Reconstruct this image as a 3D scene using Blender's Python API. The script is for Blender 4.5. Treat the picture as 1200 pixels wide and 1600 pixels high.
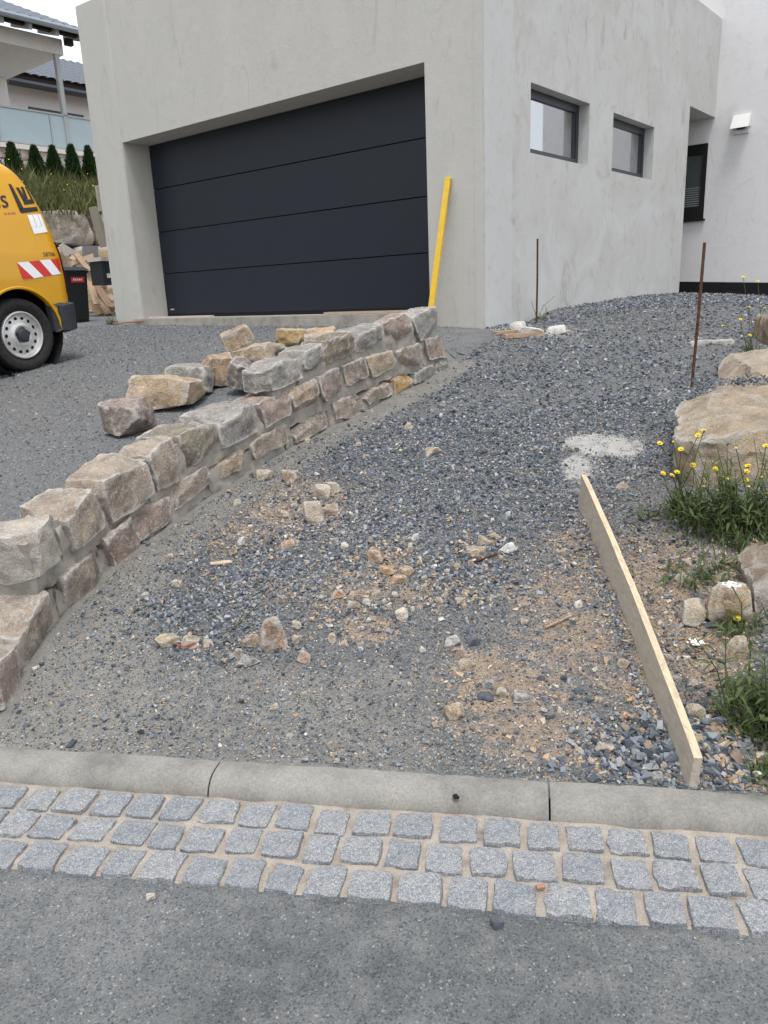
import bpy, math, random
import numpy as np
from mathutils import Matrix, Vector

for o in list(bpy.data.objects): bpy.data.objects.remove(o)
C = bpy.context.scene.collection
SC = bpy.context.scene
R = math.radians

# ---------------------------------------------------------------- camera
CAMZ = 1.45
F = 1202.76                                   # focal length in pixels of a 1200 x 1600 picture
PIT, ROL, AZ = R(15.848), R(-2.440), R(-39.41)
_f = np.array([0, math.cos(PIT), -math.sin(PIT)]); _r = np.array([1., 0, 0]); _u = np.cross(_r, _f)
_c, _s = math.cos(ROL), math.sin(ROL)
CM = np.array([_c * _r + _s * _u, -_s * _r + _c * _u, _f])
cam = bpy.data.cameras.new('camera'); camo = bpy.data.objects.new('camera', cam); C.objects.link(camo)
cam.sensor_fit = 'VERTICAL'; cam.sensor_height = 36; cam.lens = F / 1600 * 36
cam.clip_start = 0.05; cam.clip_end = 3000
m3 = Matrix((CM[0], CM[1], -CM[2])).transposed()
camo.matrix_world = Matrix.Translation((0, 0, CAMZ)) @ m3.to_4x4()
SC.camera = camo

# ---------------------------------------------------------------- sky, sun, exposure
SUN_DIR = Vector((0.06, -0.34, 1.0)).normalized()
w = bpy.data.worlds.new('World'); SC.world = w; w.use_nodes = True
wn = w.node_tree; wn.nodes.clear()
sky = wn.nodes.new('ShaderNodeTexSky'); sky.sky_type = 'NISHITA'; sky.sun_disc = False
sky.sun_elevation = math.asin(SUN_DIR.z); sky.sun_rotation = math.atan2(SUN_DIR.x, SUN_DIR.y)
sky.air_density = 1.6; sky.dust_density = 5.0; sky.ozone_density = 1.0
mixw = wn.nodes.new('ShaderNodeMixRGB'); mixw.inputs[0].default_value = 0.72
mixw.inputs[2].default_value = (10.2, 10.6, 11.2, 1)       # an even cloud layer
bg = wn.nodes.new('ShaderNodeBackground'); bg.inputs[1].default_value = 0.10
wo = wn.nodes.new('ShaderNodeOutputWorld')
wn.links.new(sky.outputs[0], mixw.inputs[1]); wn.links.new(mixw.outputs[0], bg.inputs[0]); wn.links.new(bg.outputs[0], wo.inputs[0])
sl = bpy.data.lights.new('sun', 'SUN'); sl.energy = 1.5; sl.angle = R(14); sl.color = (1.0, 0.975, 0.94)
slo = bpy.data.objects.new('sun', sl); C.objects.link(slo); slo.rotation_euler = SUN_DIR.to_track_quat('Z', 'Y').to_euler()
SC.view_settings.view_transform = 'Standard'; SC.view_settings.look = 'None'
SC.view_settings.gamma = 1; SC.view_settings.use_curve_mapping = False
SC.view_settings.exposure = 0.56
SC.render.engine = 'CYCLES'
SC.cycles.use_denoising = True
SC.cycles.max_bounces = 6

# ---------------------------------------------------------------- helpers: rays, noise
UX = np.array([math.cos(AZ), math.sin(AZ), 0]); VX = np.array([-math.sin(AZ), math.cos(AZ), 0])
O3 = np.array([0, 0, CAMZ])
def ray(x, y): return CM.T @ np.array([(x - 600) / F, -(y - 800) / F, 1.])
def B(u, v, z): return UX * u + VX * v + np.array([0, 0, z])
def on_z(x, y, z): d = ray(x, y); return O3 + d * ((z - CAMZ) / d[2])
def on_u(x, y, U): d = ray(x, y); return O3 + d * (U / (d @ UX))
def on_v(x, y, V): d = ray(x, y); return O3 + d * (V / (d @ VX))
def at_y(x, y, Y): d = ray(x, y); return O3 + d * (Y / d[1])
def project(P):
    q = (np.asarray(P) - O3) @ CM.T
    return 600 + F * q[..., 0] / q[..., 2], 800 - F * q[..., 1] / q[..., 2]

_T = np.random.RandomState(5).rand(32, 32, 32)
def vnoise(P):
    P = np.asarray(P, float); i = np.floor(P).astype(int); f = P - i; f = f * f * (3 - 2 * f)
    a = i % 32; b = (i + 1) % 32
    def g(x, y, z): return _T[x[..., 0] if False else x, y, z]
    x0, y0, z0 = a[..., 0], a[..., 1], a[..., 2]; x1, y1, z1 = b[..., 0], b[..., 1], b[..., 2]
    fx, fy, fz = f[..., 0], f[..., 1], f[..., 2]
    c00 = _T[x0, y0, z0] * (1 - fx) + _T[x1, y0, z0] * fx; c10 = _T[x0, y1, z0] * (1 - fx) + _T[x1, y1, z0] * fx
    c01 = _T[x0, y0, z1] * (1 - fx) + _T[x1, y0, z1] * fx; c11 = _T[x0, y1, z1] * (1 - fx) + _T[x1, y1, z1] * fx
    return ((c00 * (1 - fy) + c10 * fy) * (1 - fz) + (c01 * (1 - fy) + c11 * fy) * fz) * 2 - 1
def n2(x, y, s, seed=0): return vnoise(np.stack([np.asarray(x) * s + seed * 3.1, np.asarray(y) * s + seed * 7.7, np.zeros_like(np.asarray(x, float)) + seed * 1.7], -1))
def fbm2(x, y, s, seed=0): return n2(x, y, s, seed) * .55 + n2(x, y, s * 2.1, seed + 1) * .3 + n2(x, y, s * 4.3, seed + 2) * .15
def sstep(a, b, x): t = np.clip((np.asarray(x, float) - a) / (b - a), 0, 1); return t * t * (3 - 2 * t)

# ---------------------------------------------------------------- helpers: materials
class NT:
    def __init__(s, name):
        s.m = bpy.data.materials.new(name); s.m.use_nodes = True; s.t = s.m.node_tree
        s.b = s.t.nodes['Principled BSDF']
    def n(s, typ, **k):
        o = s.t.nodes.new('ShaderNode' + typ)
        for a, v in k.items():
            if a.startswith('i_'):
                key = a[2:]; key = int(key) if key.isdigit() else key.replace('_', ' '); o.inputs[key].default_value = v
            else: setattr(o, a, v)
        return o
    def l(s, a, b): s.t.links.new(a, b)
    def pos(s, scale=None):
        g = s.n('NewGeometry'); return g.outputs['Position']
    def objco(s): return s.n('TexCoord').outputs['Object']
    def scaled(s, co, v):
        m = s.n('Mapping'); m.inputs['Scale'].default_value = v; s.l(co, m.inputs['Vector']); return m.outputs[0]
    def noise(s, co, scale, detail=4, rough=.6, dist=0.):
        o = s.n('TexNoise'); o.inputs['Scale'].default_value = scale; o.inputs['Detail'].default_value = detail
        o.inputs['Roughness'].default_value = rough; o.inputs['Distortion'].default_value = dist
        s.l(co, o.inputs['Vector']); return o.outputs['Fac']
    def voro(s, co, scale, feature='F1'):
        o = s.n('TexVoronoi', feature=feature); o.inputs['Scale'].default_value = scale; s.l(co, o.inputs['Vector']); return o
    def ramp(s, fac, stops):
        o = s.n('ValToRGB'); e = o.color_ramp.elements
        while len(e) < len(stops): e.new(.5)
        for i, (p, c) in enumerate(stops):
            e[i].position = p; e[i].color = (c, c, c, 1) if isinstance(c, (int, float)) else (*c, 1)
        s.l(fac, o.inputs[0]); return o.outputs[0]
    def mix(s, fac, a, b, mode='MIX'):
        o = s.n('MixRGB', blend_type=mode)
        for i, v in ((0, fac), (1, a), (2, b)):
            if isinstance(v, (int, float)): o.inputs[i].default_value = v if i == 0 else (v, v, v, 1)
            elif isinstance(v, tuple): o.inputs[i].default_value = (*v, 1)
            else: s.l(v, o.inputs[i])
        return o.outputs[0]
    def math(s, op, a, b=0.):
        o = s.n('Math', operation=op)
        for i, v in ((0, a), (1, b)):
            if isinstance(v, (int, float)): o.inputs[i].default_value = v
            else: s.l(v, o.inputs[i])
        return o.outputs[0]
    def bump(s, h, strength, dist=.01, prev=None):
        o = s.n('Bump'); o.inputs['Strength'].default_value = strength; o.inputs['Distance'].default_value = dist
        s.l(h, o.inputs['Height'])
        if prev is not None: s.l(prev, o.inputs['Normal'])
        return o.outputs[0]
    def out(s, col=None, rough=.9, normal=None, spec=.3, metal=0.):
        if col is not None:
            if isinstance(col, tuple): s.b.inputs['Base Color'].default_value = (*col, 1)
            else: s.l(col, s.b.inputs['Base Color'])
        if isinstance(rough, (int, float)): s.b.inputs['Roughness'].default_value = rough
        else: s.l(rough, s.b.inputs['Roughness'])
        s.b.inputs['Specular IOR Level'].default_value = spec; s.b.inputs['Metallic'].default_value = metal
        if normal is not None: s.l(normal, s.b.inputs['Normal'])
        return s.m
MT = {}
def plain(name, col, rough=.6, spec=.4, metal=0., var=.12, scale=30, bump=.15):
    t = NT(name); co = t.objco(); nz = t.noise(co, scale, 5)
    a = tuple(c * (1 - var) for c in col); b = tuple(min(1, c * (1 + var)) for c in col)
    MT[name] = t.out(t.ramp(nz, [(.3, a), (.7, b)]), rough, t.bump(nz, bump, .004), spec, metal); return MT[name]

def m_asphalt():
    t = NT('asphalt'); p = t.pos()
    big = t.noise(p, 1.6, 5, .62); mid = t.noise(p, 14, 4, .6); v = t.voro(p, 210); v2 = t.voro(p, 320); fine = t.noise(p, 300, 4, .75)
    base = t.mix(t.ramp(big, [(.40, 0.), (.62, 1.)]), (.088, .094, .098), (.150, .154, .155))
    chips = t.ramp(v.outputs['Color'], [(0, (.40, .41, .44)), (.30, (.85, .86, .88)), (.86, (1.2, 1.2, 1.18)), (.975, (2.5, 2.35, 2.2))])
    c = t.mix(1., base, chips, 'MULTIPLY')
    c = t.mix(t.math('MULTIPLY', t.ramp(mid, [(.45, 0.), (.75, 1.)]), .35), c, (.235, .23, .215))
    c = t.mix(.75, c, t.mix(1., c, t.ramp(fine, [(.3, .5), (.7, 1.5)]), 'MULTIPLY'))
    v3 = t.voro(p, 75); v4 = t.voro(p, 115)
    dot = t.math('MULTIPLY', t.math('LESS_THAN', v3.outputs['Distance'], .19), t.ramp(v3.outputs['Color'], [(.80, 0.), (.86, 1.)])); c = t.mix(t.math('MULTIPLY', dot, .7), c, (.36, .345, .32))
    dk = t.math('MULTIPLY', t.math('LESS_THAN', v4.outputs['Distance'], .34), t.ramp(v4.outputs['Color'], [(.58, 0.), (.62, 1.)])); c = t.mix(t.math('MULTIPLY', dk, .65), c, (.045, .048, .054))
    st = t.noise(t.scaled(p, (9., 1.6, 1.)), 3., 6, .7, .8); c = t.mix(t.math('MULTIPLY', t.ramp(st, [(.60, 0.), (.72, 1.)]), .35), c, (.25, .245, .235))
    h = t.math('ADD', t.math('MULTIPLY', v.outputs['Distance'], -1.), t.math('MULTIPLY', fine, .6))
    MT['asphalt'] = t.out(c, .9, t.bump(h, .45, .003), .25)
def m_granite():
    t = NT('granite'); p = t.objco(); oi = t.n('ObjectInfo')
    sp = t.noise(p, 260, 3, .75); sp2 = t.noise(p, 95, 3, .7); big = t.noise(p, 22, 3, .6)
    c = t.ramp(sp, [(.32, (.07, .075, .083)), (.46, (.20, .21, .222)), (.58, (.30, .312, .325)), (.72, (.56, .565, .565))])
    c = t.mix(.55, c, t.mix(1., c, t.ramp(sp2, [(.3, .55), (.7, 1.45)]), 'MULTIPLY'))
    c = t.mix(1., c, t.ramp(oi.outputs['Random'], [(0, (.90, .92, .95)), (1, (1.12, 1.11, 1.10))]), 'MULTIPLY')
    c = t.mix(t.math('MULTIPLY', t.ramp(big, [(.5, 0.), (.75, 1.)]), .45), c, (.34, .305, .265))
    MT['granite'] = t.out(c, .8, t.bump(t.math('ADD', sp, t.math('MULTIPLY', big, 2.)), .65, .006), .4)
def m_joint():
    t = NT('joint_sand'); p = t.pos(); a = t.noise(p, 12, 5, .65); f = t.noise(p, 260, 3, .7)
    c = t.ramp(a, [(.25, (.16, .145, .13)), (.42, (.33, .285, .24)), (.7, (.45, .405, .35))])
    c = t.mix(.6, c, t.mix(1., c, t.ramp(f, [(.3, .5), (.7, 1.4)]), 'MULTIPLY'))
    MT['joint_sand'] = t.out(c, .95, t.bump(f, .8, .004), .1)
def m_concrete(name, col, dark=.62, sc=1., bump=.35):
    t = NT(name); p = t.pos(); a = t.noise(p, 5 * sc, 6, .65); f = t.noise(p, 130 * sc, 4, .7); v = t.voro(p, 70 * sc)
    c = t.ramp(a, [(.28, tuple(x * .62 for x in col)), (.5, col), (.74, tuple(x * 1.22 for x in col))])
    c = t.mix(.55, c, t.mix(1., c, t.ramp(f, [(.3, .6), (.7, 1.35)]), 'MULTIPLY'))
    pit = t.ramp(v.outputs['Distance'], [(.05, 0.), (.16, 1.)])
    pit = t.math('MAXIMUM', pit, t.ramp(v.outputs['Color'], [(.15, 0.), (.2, 1.)]))
    c = t.mix(pit, tuple(x * dark for x in col), c)
    MT[name] = t.out(c, .9, t.bump(t.math('ADD', f, pit), bump, .004), .2)
def m_lime(name='limestone', k=1.):
    t = NT(name); p = t.objco(); oi = t.n('ObjectInfo'); g = t.n('NewGeometry')
    pr = t.n('VectorMath', operation='ADD'); t.l(p, pr.inputs[0]); t.l(oi.outputs['Location'], pr.inputs[1]); p = pr.outputs[0]
    a = t.noise(p, 9 * k, 6, .65, .6); b = t.noise(p, 26 * k, 6, .72, .4); f = t.noise(p, 120, 4, .75); cr = t.noise(p, 15 * k, 9, .78, 1.2)
    c = t.mix(1., oi.outputs['Color'], t.ramp(a, [(.28, (.55, .50, .46)), (.5, (1., 1., 1.)), (.72, (1.4, 1.32, 1.2))]), 'MULTIPLY')
    c = t.mix(t.math('MULTIPLY', t.ramp(b, [(.52, 0.), (.72, 1.)]), .42), c, (.25, .175, .12))
    c = t.mix(t.math('MULTIPLY', t.ramp(cr, [(.54, 0.), (.62, 1.)]), .70), c, (.55, .53, .50))
    c = t.mix(.8, c, t.mix(1., c, t.ramp(f, [(.3, .5), (.7, 1.45)]), 'MULTIPLY'))
    edge = t.ramp(t.math('ADD', g.outputs['Pointiness'], t.math('MULTIPLY', t.math('SUBTRACT', b, .5), .16)), [(.51, 0.), (.555, 1.)])
    c = t.mix(t.math('MULTIPLY', edge, .75), c, (.64, .605, .555))
    h = t.math('ADD', t.math('MULTIPLY', a, 1.2), t.math('ADD', b, t.math('MULTIPLY', f, .45)))
    MT[name] = t.out(c, .92, t.bump(h, .95, .026 if k == 1 else .05), .2)
def m_ground(name, drive=False):
    t = NT(name); p = t.pos(); at = t.n('VertexColor', layer_name='mask'); sep = t.n('SeparateColor'); t.l(at.outputs[0], sep.inputs[0])
    v = t.voro(p, 120 if not drive else 95); v2 = t.voro(p, 300); big = t.noise(p, 1.1 if drive else 2.4, 5, .62, .8); f = t.noise(p, 330, 3, .7); mid = t.noise(p, 16, 5, .65)
    st = t.ramp(v.outputs['Color'], [(0, (.055, .062, .072)), (.4, (.13, .138, .148)), (.8, (.24, .245, .245)), (.96, (.46, .42, .36))])
    st2 = t.ramp(v2.outputs['Color'], [(0, (.055, .058, .064)), (.6, (.19, .19, .185)), (1, (.40, .375, .34))])
    c = t.mix(.45, st, st2)
    dust = (.172, .170, .160) if not drive else (.22, .232, .24)
    c = t.mix(t.math('MULTIPLY', t.ramp(big, [(.35, 0.), (.7, 1.)]), .38 if not drive else .4), c, dust)
    sandc = t.ramp(mid, [(.3, (.26, .19, .135)), (.6, (.42, .32, .235)), (.8, (.50, .41, .315))])
    sandc = t.mix(.6, sandc, t.mix(1., sandc, t.ramp(f, [(.3, .5), (.7, 1.45)]), 'MULTIPLY'))
    brk = t.ramp(t.math('ADD', sep.outputs[0], t.math('ADD', t.math('MULTIPLY', t.math('SUBTRACT', mid, .5), 1.7), t.math('MULTIPLY', t.math('SUBTRACT', v.outputs['Distance'], .4), .5))), [(.40, 0.), (.60, 1.)])
    c = t.mix(t.math('MULTIPLY', brk, .85), c, sandc)
    mc = t.ramp(mid, [(.25, (.145, .139, .125)), (.7, (.238, .225, .202))])
    mc = t.mix(.8, mc, t.mix(1., mc, t.ramp(f, [(.3, .5), (.7, 1.5)]), 'MULTIPLY')); mc = t.mix(.35, mc, st2)
    mb = t.ramp(t.math('ADD', sep.outputs[1], t.math('MULTIPLY', t.math('SUBTRACT', mid, .5), .9)), [(.32, 0.), (.68, 1.)])
    c = t.mix(mb, c, mc)
    cc = t.ramp(mid, [(.25, (.27, .265, .25)), (.7, (.40, .39, .37))])
    cb = t.ramp(t.math('ADD', sep.outputs[2], t.math('MULTIPLY', t.math('SUBTRACT', mid, .5), 2.2)), [(.30, 0.), (.80, 1.)])
    c = t.mix(cb, c, cc)
    h = t.math('ADD', t.math('MULTIPLY', v.outputs['Distance'], -1.2), t.math('ADD', t.math('MULTIPLY', v2.outputs['Distance'], -.6), t.math('MULTIPLY', f, .4)))
    keep = t.math('SUBTRACT', 1., t.math('MULTIPLY', t.math('MAXIMUM', mb, cb), .7))
    h = t.math('ADD', t.math('MULTIPLY', h, keep), t.math('MULTIPLY', mid, .6))
    MT[name] = t.out(c, .93, t.bump(h, .9, .008), .2)
def m_gravel(name='gravel'):
    t = NT(name); at = t.n('VertexColor', layer_name='tint'); p = t.pos(); f = t.noise(p, 180, 4, .7)
    c = t.mix(.6, at.outputs[0], t.mix(1., at.outputs[0], t.ramp(f, [(.3, .6), (.7, 1.4)]), 'MULTIPLY'))
    MT[name] = t.out(c, .85, t.bump(f, .4, .004), .3)
def m_plaster(name, base, blotch, amt, vert=True, tone=(.38, .375, .345)):
    t = NT(name); p = t.pos()
    a = t.noise(t.scaled(p, (1., 1., .45)) if vert else p, 1.5, 6, .62, .9); b = t.noise(p, 5.5, 5, .66, .7); f = t.noise(p, 240, 3, .7)
    trw = t.noise(t.scaled(p, (1, 1, .3)), 3.2, 5, .7, 2.)
    c = t.mix(t.math('MULTIPLY', t.ramp(a, [(.38, 0.), (.66, 1.)]), amt), base, blotch)
    c = t.mix(t.math('MULTIPLY', t.ramp(b, [(.55, 0.), (.72, 1.)]), amt * .7), c, tone)
    c = t.mix(t.math('MULTIPLY', t.ramp(trw, [(.58, 0.), (.70, 1.)]), amt * .6), c, tuple(x * .8 for x in tone))
    c = t.mix(.3, c, t.mix(1., c, t.ramp(f, [(.3, .75), (.7, 1.2)]), 'MULTIPLY'))
    MT[name] = t.out(c, .93, t.bump(t.math('ADD', t.math('MULTIPLY', b, 2.), t.math('ADD', f, a)), .42, .006), .15)
def m_wood(name, col, sc=(3, 3, 40), dark=.6):
    t = NT(name); p = t.objco(); oi = t.n('ObjectInfo')
    g = t.noise(t.scaled(p, sc), 6, 5, .6, 1.2); k = t.noise(p, 5, 4, .6)
    c = t.mix(1., t.ramp(g, [(.3, tuple(x * dark for x in col)), (.5, col), (.75, tuple(min(1, x * 1.18) for x in col))]), t.ramp(oi.outputs['Random'], [(0, (.78, .76, .74)), (1, (1.15, 1.12, 1.08))]), 'MULTIPLY')
    c = t.mix(t.math('MULTIPLY', t.ramp(k, [(.5, 0.), (.75, 1.)]), .35), c, tuple(x * .72 for x in col))
    MT[name] = t.out(c, .8, t.bump(g, .35, .004), .25)
def m_leaf(name, a, b, trans=.3):
    t = NT(name); p = t.pos(); nz = t.noise(p, 9, 4, .6); nz2 = t.noise(p, 60, 2, .6)
    c = t.mix(t.ramp(nz, [(.3, 0.), (.7, 1.)]), a, b); c = t.mix(.5, c, t.mix(1., c, t.ramp(nz2, [(.3, .6), (.7, 1.4)]), 'MULTIPLY'))
    t.out(c, .6, None, .3)
    tr = t.n('BsdfTranslucent'); t.l(c, tr.inputs[0]); ms = t.n('MixShader'); ms.inputs[0].default_value = trans
    t.l(t.b.outputs[0], ms.inputs[1]); t.l(tr.outputs[0], ms.inputs[2])
    t.l(ms.outputs[0], t.t.nodes['Material Output'].inputs[0]); MT[name] = t.m
def m_glass(name, tint=(.03, .035, .04), mirror=.5):
    t = NT(name); t.out(tint, .25, None, .5)
    gl = t.n('BsdfGlossy'); gl.inputs['Color'].default_value = (.9, .92, .95, 1); gl.inputs['Roughness'].default_value = .02
    ms = t.n('MixShader'); ms.inputs[0].default_value = mirror
    t.l(t.b.outputs[0], ms.inputs[1]); t.l(gl.outputs[0], ms.inputs[2]); t.l(ms.outputs[0], t.t.nodes['Material Output'].inputs[0]); MT[name] = t.m

m_asphalt(); m_granite(); m_joint(); m_lime(); m_lime('boulder_stone', .38); m_ground('path_ground'); m_ground('drive_ground', True); m_gravel()
m_concrete('kerb_concrete', (.245, .235, .215)); m_concrete('mortar', (.345, .32, .28), .8, 2.2, 1.); m_concrete('sill_concrete', (.36, .34, .305)); m_concrete('soil', (.20, .155, .11), .7, 2., .9)
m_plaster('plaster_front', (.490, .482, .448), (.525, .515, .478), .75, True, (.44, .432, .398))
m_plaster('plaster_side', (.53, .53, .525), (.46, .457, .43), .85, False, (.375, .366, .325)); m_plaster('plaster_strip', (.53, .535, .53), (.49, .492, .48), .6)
m_plaster('plaster_white', (.725, .715, .72), (.695, .688, .69), .3); m_plaster('plaster_cream', (.70, .68, .65), (.66, .645, .62), .4)
plain('door_metal', (.0115, .0165, .026), .48, .32, 0., .14, 70, .35); plain('frame_dark', (.028, .034, .043), .4, .5)
plain('rubber_black', (.008, .008, .009), .7, .3); plain('van_paint', (.64, .325, .012), .22, .55, 0., .03, 4, .0)
plain('tyre', (.028, .027, .026), .85, .2, 0., .35, 40, .3); plain('rim_steel', (.58, .575, .56), .42, .5, .4, .18, 30, .1); plain('plastic_dark', (.035, .039, .045), .6, .35, 0., .25, 30, .2)
plain('logo_dark', (.025, .022, .022), .4, .4, 0., .05); plain('logo_white', (.82, .82, .84), .4, .4, 0., .03); plain('reflect_red', (.60, .028, .022), .35, .5, 0., .08); plain('tail_red', (.10, .006, .008), .2, .6, 0., .1)
plain('bin_black', (.012, .0135, .016), .5, .4); plain('bin_lid', (.018, .023, .030), .5, .4); plain('sticker_red', (.62, .045, .06), .5, .4); plain('sticker_pale', (.72, .62, .62), .5, .4)
plain('yellow_paint', (.72, .46, .035), .45, .4, 0., .1, 20, .05); plain('rust', (.105, .052, .032), .9, .2, .2, .45, 60, .6); plain('white_plastic', (.70, .71, .69), .4, .4, 0., .03)
plain('post_grey', (.40, .42, .42), .5, .4, 0., .06); plain('metal_zinc', (.30, .34, .38), .4, .5, .5, .1); plain('soffit_wood', (.035, .028, .025), .8, .2); plain('roof_tile', (.085, .10, .125), .5, .45, 0., .2, 8, .2)
plain('glass_frost', (.40, .50, .53), .22, .5, 0., .04, 2, .0); plain('petal_yellow', (.78, .58, .012), .6, .3, 0., .1); plain('petal_white', (.74, .77, .70), .7, .3, 0., .05); plain('red_plastic', (.36, .075, .03), .5, .4); plain('cardboard', (.55, .50, .45), .9, .1, 0., .1)
plain('dark_stone', (.085, .094, .11), .85, .3, 0., .3, 60, .4); plain('chalk', (.80, .80, .80), .8, .2, 0., .06); plain('blind_grey', (.20, .22, .215), .7, .3); plain('slate_grey', (.22, .22, .235), .6, .3); plain('hose_orange', (.34, .17, .11), .6, .3)
m_wood('board_pale', (.385, .348, .292), (9, 2, 9), .80); m_wood('board_edge', (.50, .415, .295), (9, 2, 9), .70); m_wood('scrap_wood', (.46, .335, .235), (4, 4, 14), .5)
m_leaf('leaf_green', (.055, .095, .028), (.13, .16, .065)); m_leaf('leaf_dry', (.13, .135, .05), (.22, .20, .09)); m_leaf('bank_leaf', (.075, .095, .028), (.16, .16, .06)); m_leaf('thuja_green', (.012, .036, .008), (.03, .065, .016), .15); m_leaf('stem', (.07, .10, .03), (.10, .11, .04), .1)
m_glass('window_glass', (.035, .036, .036), .52); m_glass('window_green', (.055, .075, .07), .12)

# ---------------------------------------------------------------- helpers: objects
def mesh_obj(name, V, Fc, mat, parent=None, base=None, smooth=None, loc_from=None):
    V = np.asarray(V, float).reshape(-1, 3)
    if parent is not None: off = np.array(parent.get('_o', (0, 0, 0))) if '_o' in parent else np.zeros(3)
    elif base is not None: off = np.asarray(base, float)
    else: off = np.array([(V[:, 0].min() + V[:, 0].max()) / 2, (V[:, 1].min() + V[:, 1].max()) / 2, V[:, 2].min()])
    me = bpy.data.meshes.new(name)
    cen = off
    o = bpy.data.objects.new(name, me)
    if parent is not None:
        cen = V.mean(0) if len(V) else off
        o.location = cen - off; o.parent = parent
    else: o.location = off
    me.from_pydata((V - cen).tolist(), [], Fc if isinstance(Fc, list) else Fc.tolist())
    mats = mat if isinstance(mat, (list, tuple)) else [mat]
    for m in mats: me.materials.append(MT[m])
    if smooth is not None:
        me.polygons.foreach_set('use_smooth', [True] * len(me.polygons)); me.set_sharp_from_angle(angle=R(smooth))
    me.update(); C.objects.link(o)
    o['_o'] = tuple(float(q) for q in cen)
    return o
def tag(o, label, cat, group=None, kind=None):
    o['label'] = label; o['category'] = cat
    if group: o['group'] = group
    if kind: o['kind'] = kind
    return o
def struct(o): o['kind'] = 'structure'; return o
def empty(name, base, label, cat, group=None):
    o = bpy.data.objects.new(name, None); o.location = base; o.empty_display_size = .1; C.objects.link(o); o['_o'] = tuple(float(q) for q in base)
    return tag(o, label, cat, group)
class MB:
    def __init__(s): s.V = []; s.F = []; s.mi = []
    def add(s, V, Fc, mi=0):
        k = len(s.V); s.V += [tuple(map(float, v)) for v in V]; s.F += [tuple(int(i) + k for i in f) for f in Fc]; s.mi += [mi] * len(Fc); return s
    def hexa(s, c, mi=0):   # 8 corners: bottom 0-3 ccw, top 4-7
        return s.add(c, [(3, 2, 1, 0), (4, 5, 6, 7), (0, 1, 5, 4), (1, 2, 6, 5), (2, 3, 7, 6), (3, 0, 4, 7)], mi)
    def box(s, a, b, fr=None, mi=0):
        (x0, y0, z0), (x1, y1, z1) = a, b
        c = [(x0, y0, z0), (x1, y0, z0), (x1, y1, z0), (x0, y1, z0), (x0, y0, z1), (x1, y0, z1), (x1, y1, z1), (x0, y1, z1)]
        if fr: c = [fr(*p) for p in c]
        return s.hexa(c, mi)
    def bar(s, p, q, w, h, up=(0, 0, 1), mi=0):
        p = np.asarray(p, float); q = np.asarray(q, float); d = q - p; d /= np.linalg.norm(d); a = np.cross(d, up); a /= np.linalg.norm(a); b = np.cross(a, d)
        c = [p - a * w / 2 - b * h / 2, p + a * w / 2 - b * h / 2, p + a * w / 2 + b * h / 2, p - a * w / 2 + b * h / 2]
        return s.hexa(c + [x + (q - p) for x in c], mi)
    def tube(s, pts, r, n=6, mi=0):
        pts = [np.asarray(p, float) for p in pts]; rs = r if isinstance(r, (list, tuple)) else [r] * len(pts); V = []; Fc = []
        for i, p in enumerate(pts):
            d = pts[min(i + 1, len(pts) - 1)] - pts[max(i - 1, 0)]; d = d / (np.linalg.norm(d) + 1e-9)
            a = np.cross(d, (0, 0, 1.) if abs(d[2]) < .9 else (1., 0, 0)); a /= np.linalg.norm(a); b = np.cross(d, a)
            V += [p + rs[i] * (math.cos(2 * math.pi * k / n) * a + math.sin(2 * math.pi * k / n) * b) for k in range(n)]
        for i in range(len(pts) - 1):
            for k in range(n): Fc.append((i * n + k, i * n + (k + 1) % n, (i + 1) * n + (k + 1) % n, (i + 1) * n + k))
        Fc.append(tuple(range(n))[::-1]); Fc.append(tuple((len(pts) - 1) * n + k for k in range(n)))
        return s.add(V, Fc, mi)
    def lathe(s, prof, fr, n=32, mi=0, arc=(0, 2 * math.pi)):   # prof: (r, axial); fr(cos*r, axial, sin*r)
        full = abs(arc[1] - arc[0] - 2 * math.pi) < 1e-6; m = n if full else n + 1; V = []; Fc = []
        for k in range(m):
            a = arc[0] + (arc[1] - arc[0]) * k / n
            V += [fr(math.cos(a) * r, ax, math.sin(a) * r) for r, ax in prof]
        L = len(prof)
        for k in range(n):
            k2 = (k + 1) % m
            for j in range(L - 1): Fc.append((k * L + j, k2 * L + j, k2 * L + j + 1, k * L + j + 1))
        return s.add(V, Fc, mi)
    def build(s, name, mat, parent=None, base=None, smooth=None):
        o = mesh_obj(name, s.V, s.F, mat, parent, base, smooth)
        if any(s.mi): o.data.polygons.foreach_set('material_index', s.mi)
        return o
_rc = {}
def cube_grid(nx, ny, nz):
    if (nx, ny, nz) in _rc: return _rc[(nx, ny, nz)]
    idx = {}; P = []; Fc = []
    def g(i, j, k):
        if (i, j, k) not in idx: idx[(i, j, k)] = len(P); P.append((2 * i / nx - 1, 2 * j / ny - 1, 2 * k / nz - 1))
        return idx[(i, j, k)]
    for i in range(nx):
        for j in range(ny):
            Fc.append((g(i, j, 0), g(i, j + 1, 0), g(i + 1, j + 1, 0), g(i + 1, j, 0))); Fc.append((g(i, j, nz), g(i + 1, j, nz), g(i + 1, j + 1, nz), g(i, j + 1, nz)))
        for k in range(nz):
            Fc.append((g(i, 0, k), g(i + 1, 0, k), g(i + 1, 0, k + 1), g(i, 0, k + 1))); Fc.append((g(i, ny, k), g(i, ny, k + 1), g(i + 1, ny, k + 1), g(i + 1, ny, k)))
    for j in range(ny):
        for k in range(nz):
            Fc.append((g(0, j, k), g(0, j, k + 1), g(0, j + 1, k + 1), g(0, j + 1, k))); Fc.append((g(nx, j, k), g(nx, j + 1, k), g(nx, j + 1, k + 1), g(nx, j, k + 1)))
    _rc[(nx, ny, nz)] = (np.array(P), Fc); return _rc[(nx, ny, nz)]
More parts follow.
